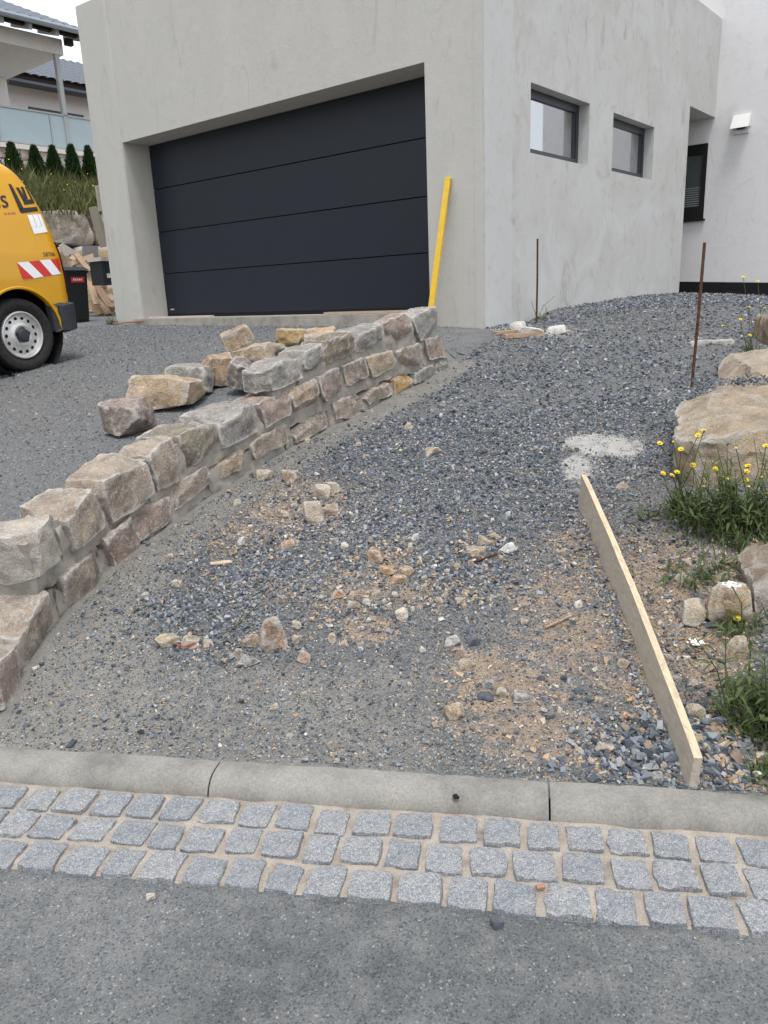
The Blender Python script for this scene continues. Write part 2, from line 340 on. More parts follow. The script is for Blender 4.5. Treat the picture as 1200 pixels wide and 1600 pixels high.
def rock(corners, n=(8, 6, 6), rnd=.35, chips=9, amp=.012, freq=9., seed=0, deep=(.72, .93), facets=0, fdeep=(.985, 1.10)):
    """a quarried or natural stone inside 8 corners (bottom 0-3, top 4-7): rounded, chipped along edges, uneven"""
    rs = np.random.RandomState(seed); P, Fc = cube_grid(*n); q = P.copy()
    pn = (np.abs(q) ** 6).sum(1) ** (1 / 6); q = q / (pn[:, None] ** (rnd * 4) * .5 + .5)
    for _ in range(chips):
        d = rs.choice([-1, 1], 3).astype(float); 
        if rs.rand() < .6: d[rs.randint(3)] *= rs.uniform(0, .35)
        d += rs.normal(0, .15, 3); d /= np.linalg.norm(d); sup = np.abs(d).sum() * rs.uniform(*deep)
        ov = np.maximum(q @ d - sup, 0); q = q - ov[:, None] * d
    for _ in range(facets):
        d = np.zeros(3); d[rs.randint(3)] = rs.choice([-1, 1]); d += rs.normal(0, .22, 3); d /= np.linalg.norm(d); ov = np.maximum(q @ d - rs.uniform(*fdeep), 0); q = q - ov[:, None] * d
    c = np.asarray(corners, float); a = (q + 1) / 2; x, y, z = a[:, 0:1], a[:, 1:2], a[:, 2:3]
    V = ((c[0] * (1 - x) + c[1] * x) * (1 - y) + (c[3] * (1 - x) + c[2] * x) * y) * (1 - z) + ((c[4] * (1 - x) + c[5] * x) * (1 - y) + (c[7] * (1 - x) + c[6] * x) * y) * z
    for k, (f_, a_) in enumerate(((freq, amp), (freq * 2.6, amp * .45), (freq * 6, amp * .2))):
        s0 = V * f_ + seed * 1.37
        g_ = np.stack([vnoise(s0), vnoise(s0 + 11.3), vnoise(s0 + 23.9)], -1); V = V + a_ * (g_ if k != 1 else 1 - 2 * np.abs(g_) ** .7)
    return V, Fc
def hexbox(c, sx, sy, sz, rz=0, tilt=(0, 0), taper=.92, jit=0., rs=None):
    M = Matrix.Rotation(rz, 3, 'Z') @ Matrix.Rotation(tilt[0], 3, 'X') @ Matrix.Rotation(tilt[1], 3, 'Y'); o = []
    for z, k in ((0, 1.), (sz, taper)):
        for x, y in ((-1, -1), (1, -1), (1, 1), (-1, 1)): 
            j = rs.uniform(-jit, jit, 3) if jit else (0, 0, 0); o.append(np.asarray(c) + np.array(M @ Vector((x * sx / 2 * k + j[0] * sx, y * sy / 2 * k + j[1] * sy, z + j[2] * sz))))
    return o
def text_mesh(txt, size, fr, mb, mi=0):
    cu = bpy.data.curves.new('t', 'FONT'); cu.body = txt; cu.size = size; cu.extrude = 0.; cu.resolution_u = 3
    to = bpy.data.objects.new('t', cu); C.objects.link(to); bpy.context.view_layer.update()
    me = bpy.data.meshes.new_from_object(to.evaluated_get(bpy.context.evaluated_depsgraph_get()))
    mb.add([fr(v.co.x, v.co.y) for v in me.vertices], [tuple(p.vertices) for p in me.polygons], mi)
    bpy.data.objects.remove(to); bpy.data.curves.remove(cu); bpy.data.meshes.remove(me)

# ---------------------------------------------------------------- terrain functions
KD = np.array([math.cos(R(-10.0)), math.sin(R(-10.0))]); KN = np.array([-KD[1], KD[0]])     # along the kerb / away from the road
KB = 2.004                                                   # back edge of the kerb
KS = float(np.array([-.544, 2.136]) @ KD)                                                   # a kerb joint
WY = np.array([1.9, 2.2, 2.47, 2.75, 3.09, 3.5, 3.93, 4.63, 5.44, 6.12, 6.72, 7.6])
WX = np.array([-1.36, -1.385, -1.40, -1.405, -1.395, -1.30, -1.12, -.775, -.245, .243, .62, 1.1])
def wall_x(y): return np.interp(y, WY, WX)
def z_plane(x, y): return -.2741 + .02983 * x + .15838 * y
def z_terr(x, y): return 1.055 + .030 * (x * VX[0] + y * VX[1] - 7.08)
def z_path(x, y):
    a = z_plane(x, y); b = z_terr(x, y); k = .06; h = np.clip(.5 + .5 * (b - a) / k, 0, 1)
    z = b * (1 - h) + a * h - k * h * (1 - h)
    # gravel bank heaped along the side of the garage
    uu = x * UX[0] + y * UX[1]; vv = x * VX[0] + y * VX[1]
    z = z + .085 * sstep(8.0, 8.7, vv) * sstep(-1.2, -2.6, uu) * sstep(14.5, 10.5, vv)
    return z
DT = [(-3, .05), (0, .05), (1.7, .42), (3.2, .70), (4.6, .95), (6.6, 1.08), (9.6, 1.15), (14, 1.30), (40, 1.45)]
def z_drive(x, y):
    t = y - (2.05 - .188 * x); return np.interp(t, [a for a, b in DT], [b for a, b in DT]) * .5 + .5 * (np.interp(t - .5, [a for a, b in DT], [b for a, b in DT]) + np.interp(t + .5, [a for a, b in DT], [b for a, b in DT])) / 2
BY = np.array([1.5, 1.95, 3.0, 4.13, 4.6, 5.4, 6.5, 9]); BX = np.array([.80, .86, .98, 1.12, 1.50, 2.25, 3.1, 4.4])
def z_ground(x, y):
    x = np.asarray(x, float); y = np.asarray(y, float)
    p = z_path(x, y)
    d = x - np.interp(y, BY, BX)
    p = p + .10 * sstep(.1, .75, d) * sstep(5.2, 3.9, y) * sstep(1.9, 2.5, y)            # soil bank right of the board
    p = p - .30 * sstep(.15, 1.0, d) * sstep(4.4, 5.2, y)                                  # falls away under the big slabs
    wd = x - wall_x(y)
    p = p + .012 * sstep(.30, .0, wd) * sstep(7.1, 6.6, y) * sstep(2.3, 3.0, y)            # mortar bed along the wall foot
    p = p + .012 * fbm2(x, y, 2.3, 1) + .010 * n2(x, y, 7, 4) * sstep(2.2, 2.8, y)
    # ruts and a heap of loose stones in the middle of the path
    p = p + .035 * np.exp(-(((x - .05) / .55) ** 2 + ((y - 3.35) / .35) ** 2)) + .03 * np.exp(-(((x + .3) / .35) ** 2 + ((y - 3.0) / .22) ** 2))
    g = z_drive(x, y) + .008 * fbm2(x, y, 1.4, 6)
    wdt = sstep(-.02, -.14, wd)
    far = sstep(6.6, 7.4, y)
    bl = wdt * (1 - far) + sstep(.55, -.55, wd) * far
    kd = x * KN[0] + y * KN[1] - KB
    z = p * (1 - bl) + g * bl
    return z * sstep(-.02, .35, kd) + (1 - sstep(-.02, .35, kd)) * np.minimum(z, .05)
def Z(x, y): return float(z_ground(np.array([x]), np.array([y]))[0])
def hit(px, py):
    """where the line of sight through a pixel meets the ground"""
    d = ray(px, py); t = .5
    while t < 60:
        p = O3 + d * t
        if p[2] <= Z(p[0], p[1]): break
        t += .05
    lo, hi = t - .05, t
    for _ in range(18):
        m = (lo + hi) / 2; p = O3 + d * m
        if p[2] <= Z(p[0], p[1]): hi = m
        else: lo = m
    p = O3 + d * hi; p[2] = Z(p[0], p[1]); return p

# ---------------------------------------------------------------- the setting: ground, road, yard
big = MB().add([(-900, -900, -.12), (900, -900, -.12), (900, 900, -.12), (-900, 900, -.12)], [(0, 1, 2, 3)]); struct(big.build('ground', 'soil', base=(0, 0, -.12)))
def K(s, n, z): p = KD * s + KN * n; return np.array([p[0], p[1], z])
mb = MB(); ng = 40; GUT = KB - .128; RD = GUT - .345
mb.add([K(-60, -30, 0), K(60, -30, 0), K(60, RD + .016, 0), K(-60, RD + .016, 0)], [(0, 1, 2, 3)])
struct(mb.build('road', 'asphalt', base=(0, 0, 0)))
def grid_sheet(name, xs, ys, mat, mask=None, inside=None):
    X, Y = np.meshgrid(xs, ys); Zg = z_ground(X, Y); V = np.stack([X, Y, Zg], -1).reshape(-1, 3)
    nx, ny = len(xs), len(ys); i = np.arange(nx - 1)[None, :] + np.arange(ny - 1)[:, None] * nx; i = i.reshape(-1)
    Fc = np.stack([i, i + 1, i + 1 + nx, i + nx], -1)
    if inside is not None:
        cx = V[Fc].mean(1); Fc = Fc[inside(cx[:, 0], cx[:, 1])]
    o = mesh_obj(name, V, Fc, mat, base=(0, 0, 0), smooth=180)
    ca = o.data.color_attributes.new('mask', 'FLOAT_COLOR', 'POINT')
    M = mask(V) if mask is not None else np.zeros((len(V), 3)); ca.data.foreach_set('color', np.concatenate([M, np.ones((len(V), 1))], 1).astype('f').reshape(-1))
    return o
SAND = [(575, 980, 45, 22, 1.), (790, 1075, 120, 60, .75), (600, 880, 40, 35, .8), (430, 800, 55, 30, .7), (500, 800, 45, 40, .6), (560, 935, 70, 28, .7), (760, 1040, 50, 25, .8), (900, 1000, 110, 90, .60), (950, 880, 70, 60, .65), (1040, 900, 70, 80, .9), (1100, 1000, 80, 90, .9), (1000, 1060, 70, 60, .6), (850, 1150, 110, 60, .65), (1130, 1140, 60, 40, .8), (350, 850, 60, 30, .45), (620, 870, 30, 30, .7), (1150, 900, 90, 80, .7), (890, 850, 50, 22, .6), (1180, 1180, 60, 60, .7), (540, 900, 40, 30, .5), (720, 1150, 60, 30, .3), (480, 780, 90, 35, .6), (380, 830, 70, 25, .5), (660, 930, 110, 30, .5), (450, 920, 90, 30, .4), (860, 930, 90, 50, .6), (820, 1140, 130, 50, .6), (1010, 980, 60, 120, .7)]
CEM = [(940, 695, 52, 19, 1.3), (902, 730, 26, 26, 1.1), (978, 700, 30, 15, 1.1), (900, 692, 26, 12, 1.), (860, 520, 45, 8, .8), (800, 515, 40, 7, .8)]
def mask_path(V):
    px, py = project(V); M = np.zeros((len(V), 3))
    for x, y, a, b, k in SAND: M[:, 0] = np.maximum(M[:, 0], k * np.exp(-(((px - x) / a) ** 2 + ((py - y) / b) ** 2)))
    for x, y, a, b, k in CEM: M[:, 2] = np.maximum(M[:, 2], k * np.exp(-(((px - x) / a) ** 2 + ((py - y) / b) ** 2) * .8))
    wd = V[:, 0] - wall_x(V[:, 1]); wid = np.interp(V[:, 1], [2, 2.6, 3.2, 4, 5, 6.5], [.75, .62, .42, .30, .32, .26])
    M[:, 1] = .95 * sstep(1.25, .55, wd / wid) * sstep(7.1, 6.7, V[:, 1])
    M[:, 1] = np.maximum(M[:, 1], .55 * np.exp(-(((px - 960) / 60) ** 2 + ((py - 730) / 45) ** 2)))
    M[:, 1] = np.maximum(M[:, 1], .56 * sstep(1000, 1060, py) * sstep(820, 600, px))
    return M
def kdist(x, y): return x * KN[0] + y * KN[1] - KB
INB = lambda x, y: ~((x * UX[0] + y * UX[1] > -11.0) & (x * UX[0] + y * UX[1] < -4.42) & (x * VX[0] + y * VX[1] > 7.55))
xs = np.concatenate([np.arange(-1.75, 1.75, .022), np.arange(1.75, 7.6, .06)]); ys = np.concatenate([np.arange(1.6, 5.2, .022), np.arange(5.2, 16, .06)])
mask_cut = lambda x, y: (x > wall_x(y) - .11) & (kdist(x, y) > -.06) & INB(x, y) & (y < 9.0)
pth = struct(grid_sheet('path', xs, ys, 'path_ground', mask_path, mask_cut))
xs2 = np.arange(-14, 12, .10); ys2 = np.arange(1.4, 24, .10)
def mask_drive(V):
    M = np.zeros((len(V), 3)); M[:, 1] = .45 * sstep(.5, .9, n2(V[:, 0], V[:, 1], .9, 9)) ; 
    vv = V @ VX; M[:, 1] = np.maximum(M[:, 1], .5 * np.exp(-((vv - 6.8) / .25) ** 2)); return M
drv = struct(grid_sheet('driveway', xs2, ys2, 'drive_ground', mask_drive, lambda x, y: (kdist(x, y) > -.06) & INB(x, y) & ~((x > wall_x(y) - .05) & (y < 8.95))))

# ---------------------------------------------------------------- kerb and granite setts
kerb = struct(MB().add([K(-9, KB - .02, -.06), K(9, KB - .02, -.06), K(9, GUT + .02, -.06), K(-9, GUT + .02, -.06)], [(0, 1, 2, 3)]).build('kerb', 'joint_sand', base=(0, 0, -.06)))
prof = [(.0, -.11), (.0, .047), (-.005, .055), (-.045, .0585), (-.074, .0575), (-.095, .050), (-.112, .035), (-.122, .014), (-.128, -.02), (-.130, -.11)]
for i in range(-3, 5):
    s0 = KS + i * 1.012; s1 = s0 + 1.0065; ns = 26; V = []; Fc = []; rs = np.random.RandomState(40 + i)
    for a in range(ns + 1):
        s_ = s0 + (s1 - s0) * a / ns
        for b, (n_, z_) in enumerate(prof):
            edge = .0022 * (vnoise(np.array([s_ * 14, b * .6, 3.3])) + .6 * vnoise(np.array([s_ * 41, b * .9, 9.1])))
            chipd = .006 * max(0, float(vnoise(np.array([s_ * 6, b * .25, 5.])) - .55)) if b in (1, 2, 5, 6) else 0
            V.append(K(s_, KB + n_ + edge, z_ + edge - chipd - (.0 if 0 < a < ns else .004)))
    L = len(prof)
    for a in range(ns):
        for b in range(L - 1): Fc.append((a * L + b, (a + 1) * L + b, (a + 1) * L + b + 1, a * L + b + 1))
    Fc.append(tuple(range(L))); Fc.append(tuple(ns * L + b for b in range(L))[::-1])
    mesh_obj('kerb_stone', V, Fc, 'kerb_concrete', kerb, smooth=40)
mb = MB(); nsx = 300; V = []; Fc = []
for a in range(nsx + 1):
    for b in range(13):
        s_ = -4 + 8 * a / nsx; n_ = RD - .004 + (GUT + .012 - RD) * b / 12
        V.append(K(s_, n_, (.0075 if b > 0 else -.006) + .0035 * float(vnoise(np.array([s_ * 9, n_ * 9, 2.]))) + .0022 * float(vnoise(np.array([s_ * 40, n_ * 40, 7.])))))
for a in range(nsx):
    for b in range(12): Fc.append((a * 13 + b, (a + 1) * 13 + b, (a + 1) * 13 + b + 1, a * 13 + b + 1))
gut = struct(mesh_obj('gutter', V, Fc, 'joint_sand', base=(0, 0, 0), smooth=180))
sett_me = []
for k in range(9):
    rs = np.random.RandomState(100 + k); c = [np.array(p, float) for p in ((-.5, -.5, 0), (.5, -.5, 0), (.5, .5, 0), (-.5, .5, 0), (-.495, -.495, 1), (.495, -.495, 1), (.495, .495, 1), (-.495, .495, 1))]
    for j in range(8): c[j][:2] += rs.uniform(-.032, .032, 2)
    c = [p * np.array([.106, .102, .07]) for p in c]
    V, Fc = rock(c, (12, 12, 4), .17, 3, .0048, 30, 300 + k, (.88, .97)); me = bpy.data.meshes.new('sett'); me.from_pydata((V - np.array([0, 0, .064])).tolist(), [], Fc)
    me.polygons.foreach_set('use_smooth', [True] * len(me.polygons)); me.set_sharp_from_angle(angle=R(50)); me.materials.append(MT['granite']); sett_me.append(me)
rs = np.random.RandomState(77)
for row in range(3):
    s_ = -3.05 + [.0, .06, .02][row]
    while s_ < 2.6:
        wd = rs.uniform(.088, .112); o = bpy.data.objects.new('sett', sett_me[rs.randint(9)]); C.objects.link(o); o.parent = gut
        n_ = GUT - .066 - row * .1145 + rs.uniform(-.005, .005); p = K(s_ + wd / 2, n_, .0115 + rs.uniform(-.003, .003))
        o.location = p; o.rotation_euler = (rs.uniform(-.03, .03), rs.uniform(-.03, .03), math.atan2(KD[1], KD[0]) + rs.choice([0, math.pi]) + rs.uniform(-.05, .05)); o.scale = ((wd - .001) / .106, rs.uniform(.96, 1.05), 1)
        s_ += wd + rs.uniform(.008, .018)

# ---------------------------------------------------------------- dry stone wall between driveway and path
WS = []
for y in np.arange(2.0, 7.3, .04): WS.append((float(np.interp(y, WY, WX)), y))
WS = np.array(WS)
for _ in range(6): WS[1:-1] = (WS[:-2] + 2 * WS[1:-1] + WS[2:]) / 4
def on_wall(px, py):
    d = ray(px, py); best = None
    for i in range(len(WS) - 1):
        a, b = WS[i], WS[i + 1]; t = b - a; n = np.array([-t[1], t[0]]); n /= np.linalg.norm(n)
        k = (n @ a) / (n @ d[:2]); p = d * k; q = (p[:2] - a) @ t / (t @ t)
        lo = -1e9 if i == 0 else -1e-6; hi = 1e9 if i == len(WS) - 2 else 1 + 1e-6
        if k > 0 and lo <= q <= hi: best = (O3 + p, n); break
    return best
GREY, BRN, TAN, ORG, PINK, WARM = (.33, .315, .30), (.345, .285, .24), (.41, .325, .245), (.45, .28, .125), (.355, .28, .24), (.405, .34, .28)
WALL = [  # front faces as seen: tl, tr, br, bl; tint
 ('T', (44, 840), (93, 806), (113, 859), (63, 907), (.50, .455, .40)), ('T', (100, 805), (153, 766), (168, 816), (116, 859), WARM), ('T', (156, 759), (227, 714), (239, 775), (171, 817), WARM),
 ('T', (232, 714), (278, 687), (286, 746), (249, 764), WARM), ('T', (281, 687), (334, 657), (343, 701), (292, 732), (.27, .24, .19)), ('T', (339, 656), (402, 628), (405, 671), (349, 699), GREY),
 ('T', (405, 631), (452, 612), (456, 645), (408, 671), PINK),
 ('M', (455, 609), (491, 592), (502, 630), (458, 645), TAN), ('M', (496, 590), (535, 575), (541, 610), (505, 629), PINK), ('M', (538, 571), (570, 560), (576, 592), (544, 605), BRN), ('M', (572, 560), (619, 547), (620, 571), (580, 590), TAN), ('M', (622, 549), (661, 537), (666, 567), (625, 572), BRN), ('M', (665, 531), (697, 527), (700, 557), (671, 560), PINK),
 ('U', (417, 577), (468, 556), (472, 589), (422, 612), GREY), ('U', (471, 552), (506, 539), (509, 571), (475, 586), GREY), ('U', (509, 537), (551, 521), (556, 552), (510, 569), (.25, .215, .17)), ('U', (554, 520), (596, 506), (601, 536), (559, 552), GREY), ('U', (599, 507), (641, 492), (646, 524), (612, 541), PINK), ('U', (644, 491), (686, 482), (687, 525), (655, 530), GREY),
 ('L', (-8, 1041), (24, 1003), (30, 1070), (-5, 1112), PINK), ('L', (31, 991), (81, 918), (97, 976), (40, 1049), WARM), ('L', (99, 905), (160, 857), (169, 897), (106, 957), BRN), ('L', (163, 847), (206, 809), (217, 863), (179, 896), PINK),
 ('L', (206, 807), (264, 773), (267, 814), (221, 849), PINK), ('L', (267, 766), (323, 730), (334, 754), (268, 805), BRN), ('L', (333, 727), (391, 695), (394, 723), (341, 753), TAN), ('L', (393, 693), (447, 662), (452, 694), (397, 723), BRN),
 ('L', (456, 672), (516, 640), (519, 662), (459, 692), BRN), ('L', (520, 632), (564, 614), (570, 642), (523, 661), BRN), ('L', (568, 615), (606, 597), (611, 622), (572, 638), BRN), ('L', (611, 592), (641, 585), (646, 609), (615, 621), ORG), ('L', (646, 584), (682, 570), (685, 588), (649, 607), (.27, .26, .24)), ('L', (684, 563), (702, 558), (702, 577), (687, 580), (.27, .26, .24))]
wbase = (-.4, 5., .4)
wall = empty('stone_wall', wbase, 'low curved wall of mortared brown limestone blocks beside the gravel path', 'wall')
mort = MB()
for i, (crs, tl, tr, br, bl, col) in enumerate(WALL):
    rs = np.random.RandomState(500 + i); (a, n), (b, n_b), (c, n_c), (d, n_d) = on_wall(*tl), on_wall(*tr), on_wall(*br), on_wall(*bl)
    # keep the courses honest: heights of the two ends of one stone
    nn = np.array([*((n + n_b) / 2), 0]); nn /= np.linalg.norm(nn)
    if nn @ np.array([-1, 0, 0]) < 0: nn = -nn
    dep = rs.uniform(.22, .27) * (1.18 if crs == 'T' else 1.)
    out = -nn * rs.uniform(.0, .012)
    bk = nn * dep + np.array([0, 0, rs.uniform(-.015, .012)])
    mid_ = (a + b + c + d) / 4; a, b, c, d = [mid_ + (p_ - mid_) * np.array([1.06, 1.06, 1.14]) for p_ in (a, b, c, d)]
    cs = [d + out, c + out, c + bk, d + bk, a + out, b + out, b + bk, a + bk]
    V, Fc = rock(cs, (17, 13, 12), .02, 12, .0075, 15, 700 + i, (.90, .985), 12)
    o = mesh_obj('wall_stone', V, Fc, 'limestone', wall, smooth=24); o.color = (*col, 1)
    e1 = (b - a); e1 /= np.linalg.norm(e1); e2 = np.array([0, 0, 1.]); g = .038
    rec = nn * (.026 if crs != 'L' else .016); g0, g1 = (-.02 if i == 0 else -.07 if i == 13 else g), (-.05 if i in (12, 18, 32) else g); q = [d - e1 * g0 - e2 * .075 + rec, c + e1 * g1 - e2 * .075 + rec, c + e1 * g1 - e2 * .075 + nn * .22, d - e1 * g0 - e2 * .075 + nn * .22,
         a - e1 * g0 - e2 * .045 + rec, b + e1 * g1 - e2 * .045 + rec, b + e1 * g1 - e2 * .045 + nn * .2, a - e1 * g0 - e2 * .045 + nn * .2]
    V, Fc = rock(q, (14, 5, 8), .06, 0, .014, 17, 900 + i); mort.add(V, Fc)
mort.build('mortar', 'mortar', wall, smooth=60)

# ---------------------------------------------------------------- garage building
FV, DV, UL, UR, U0, U1 = 7.08, 7.508, -10.35, -5.045, -11.07, -4.36     # front plane, door plane, opening, building ends (building axes)
WV = 14.236                                                            # plane of the white house wall
ZB, ZL = .85, 3.668
gar = empty('garage_building', B(-7.7, 9, 1.1), 'grey rendered garage with a wide dark sectional door and two small windows', 'building')
def topz(u): return 5.40 + .135 * (U1 - u) / 6.7
mb = MB()
Q = lambda *p: mb.add([B(*x) for x in p], [(0, 1, 2, 3)])
Q((U0, FV, ZB), (UL, FV, ZB), (UL, FV, ZL), (U0, FV, ZL)); Q((UR, FV, ZB), (U1, FV, ZB), (U1, FV, ZL), (UR, FV, ZL))
mb.add([B(U0, FV, ZL), B(UL, FV, ZL), B(UR, FV, ZL), B(U1, FV, ZL), B(U1, FV, topz(U1)), B(U0, FV, topz(U0))], [(0, 1, 2, 3, 4, 5)])
Q((UL, FV, ZB), (UL, DV + .1, ZB), (UL, DV + .1, ZL), (UL, FV, ZL)); Q((UR, DV + .1, ZB), (UR, FV, ZB), (UR, FV, ZL), (UR, DV + .1, ZL)); Q((UL, FV, ZL), (UL, DV + .1, ZL), (UR, DV + .1, ZL), (UR, FV, ZL))
Q((U0, WV, ZB), (U0, FV, ZB), (U0, FV, topz(U0)), (U0, WV, topz(U0)))
mb.build('front_wall', 'plaster_front', gar)
# left pillar field stands 18 mm proud of the lintel field, with a slanted shadow groove between them
mb = MB(); g0 = B(UL - .02, FV - .018, ZL - .02)
mb.add([B(U0 + .012, FV - .018, ZB), B(UL - .012, FV - .018, ZB), B(UL - .012, FV - .018, ZL), B(UL - .03, FV - .018, topz(UL) - .01), B(U0 + .012, FV - .018, topz(U0) - .01),
        B(U0 + .002, FV + .01, ZB), B(UL - .002, FV + .01, ZB), B(UL - .002, FV + .01, ZL), B(UL - .01, FV + .01, topz(UL) - .01), B(U0 + .002, FV + .01, topz(U0) - .01)],
       [(0, 1, 2, 3, 4), (1, 6, 7, 2), (2, 7, 8, 3), (0, 4, 9, 5), (3, 8, 9, 4)]); mb.build('pillar_facing', 'plaster_front', gar)
W = [(8.03, 9.48, 2.832, 3.53), (10.18, 11.59, 2.838, 3.50)]
mb = MB(); vs = [FV, 8.03, 9.48, 10.18, 11.59, 13.0, WV]; zs = [ZB, 2.835, 3.515, 3.982, 5.40]
for i in range(6):
    for j in range(4):
        if (j == 1 and i in (1, 3)) or (i == 5 and j < 3): continue
        Q((U1, vs[i], zs[j]), (U1, vs[i + 1], zs[j]), (U1, vs[i + 1], zs[j + 1] if j < 3 else 5.40), (U1, vs[i], zs[j + 1] if j < 3 else 5.40))
RD_ = .19
for a, b in ((8.03, 9.48), (10.18, 11.59)):
    Q((U1, a, 2.835), (U1 - RD_, a, 2.835), (U1 - RD_, a, 3.515), (U1, a, 3.515)); Q((U1 - RD_, b, 2.835), (U1, b, 2.835), (U1, b, 3.515), (U1 - RD_, b, 3.515))
    Q((U1, a, 3.515), (U1 - RD_, a, 3.515), (U1 - RD_, b, 3.515), (U1, b, 3.515)); Q((U1 - RD_, a, 2.835), (U1, a, 2.835), (U1, b, 2.835), (U1 - RD_, b, 2.835))
Q((U1, 13., ZB), (U1 - 1.6, 13., ZB), (U1 - 1.6, 13., 3.982), (U1, 13., 3.982)); Q((U1 - 1.6, 13., 3.982), (U1, 13., 3.982), (U1, WV, 3.982), (U1 - 1.6, WV, 3.982))
mb.build('side_wall', 'plaster_side', gar)
mb = MB(); Q((U0, FV, topz(U0)), (U1, FV, 5.40), (U1, WV, 5.40), (U0, WV, topz(U0))); mb.build('roof', 'sill_concrete', gar)
mb = MB(); mb.box((U1 - .004, FV + .012, ZB), (U1 + .007, 7.64, 5.39), B); mb.build('corner_render_strip', 'plaster_strip', gar)
mb = MB(); mb.box((U1 - .10, FV - .006, ZB), (U1 - .004, FV + .004, 5.38), B); mb.build('corner_bead', 'plaster_front', gar)
# door
door = mesh_obj('garage_door', *(lambda m: (m.V, m.F))(MB().box((UL + .002, DV + .04, 1.2), (UR - .002, DV + .09, ZL - .002), B)), 'rubber_black', gar)
dz = [1.268, 1.872, 2.470, 3.067, 3.663]
for i in range(4):
    z0, z1 = dz[i] + (.0022 if i else .0), dz[i + 1] - .0022; k = .004; a, b = UL + .015, UR - .015; mb = MB()
    mb.add([B(a, DV + .045, z0), B(b, DV + .045, z0), B(b, DV + .045, z1), B(a, DV + .045, z1), B(a + k, DV, z0 + k), B(b - k, DV, z0 + k), B(b - k, DV, z1 - k), B(a + k, DV, z1 - k)], [(4, 5, 6, 7), (0, 1, 5, 4), (1, 2, 6, 5), (2, 3, 7, 6), (3, 0, 4, 7)])
    mb.build('door_panel', 'door_metal', door)
MB().box((UL + .02, DV - .008, 1.235), (UR - .02, DV + .04, 1.268), B).build('bottom_seal', 'rubber_black', door)
MB().box((UL + .10, DV - .004, 1.335), (UL + .19, DV - .001, 1.355), B).build('maker_plate', 'post_grey', door)
# windows
for a, b in ((8.03, 9.48), (10.18, 11.59)):
    up = U1 - .135; z0, z1 = 2.835, 3.515; t = .065; mb = MB()
    mb.box((up - .06, a, z0), (up, b, z0 + .085), B).box((up - .06, a, z1 - t - .02), (up, b, z1), B).box((up - .06, a, z0 + .085), (up, a + t, z1 - t - .02), B).box((up - .06, b - t, z0 + .085), (up, b, z1 - t - .02), B)
    mb.box((up - .05, a + t, z0 + .085), (up - .015, a + t + .03, z1 - t - .02), B).box((up - .05, b - t - .035, z0 + .085), (up - .012, b - t, z1 - t - .02), B)
    wnd = mb.build('window', 'frame_dark', gar)
    MB().box((up - .045, a + t + .03, z0 + .086), (up - .03, b - t - .035, z1 - t - .021), B).build('pane', 'window_glass', wnd)
    MB().box((up + .001, a, z0 - .012), (up + .03, b, z0 + .012), B).build('sill', 'frame_dark', wnd)
# threshold slab and strips lying on it
MB().box((UL - .12, FV - .10, .95), (UR + .0, DV + .02, 1.226), B).build('threshold', 'sill_concrete', gar)

# ---------------------------------------------------------------- white house behind
wh = empty('white_house', B(-3, 16, 1.2), 'white rendered house wall behind the garage with a tall dark framed window', 'building')
mb = MB(); hu0, hu1, hz = -7.5, -1.58, 9.5; wu0, wu1, wz0, wz1 = -5.45, -4.44, 2.44, 3.615
us = [hu0, wu0, wu1, hu1]; zz = [ZB, wz0, wz1, hz]
for i in range(3):
    for j in range(3):
        if i == 1 and j == 1: continue
        Q((us[i], WV, zz[j]), (us[i + 1], WV, zz[j]), (us[i + 1], WV, zz[j + 1]), (us[i], WV, zz[j + 1]))
Q((hu1, WV, ZB), (hu1, WV + 9, ZB), (hu1, WV + 9, hz), (hu1, WV, hz)); Q((hu0, WV + 9, ZB), (hu0, WV, ZB), (hu0, WV, hz), (hu0, WV + 9, hz)); Q((hu0, WV, hz), (hu1, WV, hz), (hu1, WV + 9, hz), (hu0, WV + 9, hz))
for p in (((wu0, WV, wz0), (wu0, WV + .12, wz0), (wu0, WV + .12, wz1), (wu0, WV, wz1)), ((wu1, WV + .12, wz0), (wu1, WV, wz0), (wu1, WV, wz1), (wu1, WV + .12, wz1)), ((wu0, WV, wz1), (wu0, WV + .12, wz1), (wu1, WV + .12, wz1), (wu1, WV, wz1)), ((wu0, WV + .12, wz0), (wu0, WV, wz0), (wu1, WV, wz0), (wu1, WV + .12, wz0))): Q(*p)
mb.build('wall', 'plaster_white', wh)
mb = MB(); t = .075
mb.box((wu0, WV - .015, wz0), (wu1, WV + .06, wz0 + .20), B).box((wu0, WV - .015, wz1 - .16), (wu1, WV + .06, wz1), B).box((wu0, WV - .015, wz0 + .2), (wu0 + t, WV + .06, wz1 - .16), B).box((wu1 - t, WV - .015, wz0 + .2), (wu1, WV + .06, wz1 - .16), B)
wnd = mb.build('window', 'rubber_black', wh)
MB().box((wu0 + t, WV + .03, wz0 + .2), (wu1 - t, WV + .045, wz1 - .16), B).build('pane', 'window_green', wnd)
for k in range(9): MB().box((wu0 + t, WV + .018, wz0 + .215 + k * .035), (wu1 - t, WV + .027, wz0 + .232 + k * .035), B).build('blind_slat', 'blind_grey', wnd)
MB().box((wu0 - .02, WV - .05, wz0 - .03), (wu1 + .03, WV + .0, wz0), B).build('sill', 'rubber_black', wnd)
mb = MB(); mb.add([B(hu0, WV - .03, .9), B(hu1, WV - .03, .9), B(hu1, WV - .03, 1.27), B(-4.77, WV - .03, 1.435), B(hu0, WV - .03, 1.50), B(hu0, WV, .9), B(hu1, WV, .9), B(hu1, WV, 1.27), B(-4.77, WV, 1.435), B(hu0, WV, 1.50)], [(0, 1, 2, 3, 4), (4, 3, 8, 9), (3, 2, 7, 8), (2, 1, 6, 7)])
mb.build('plinth', 'rubber_black', wh)
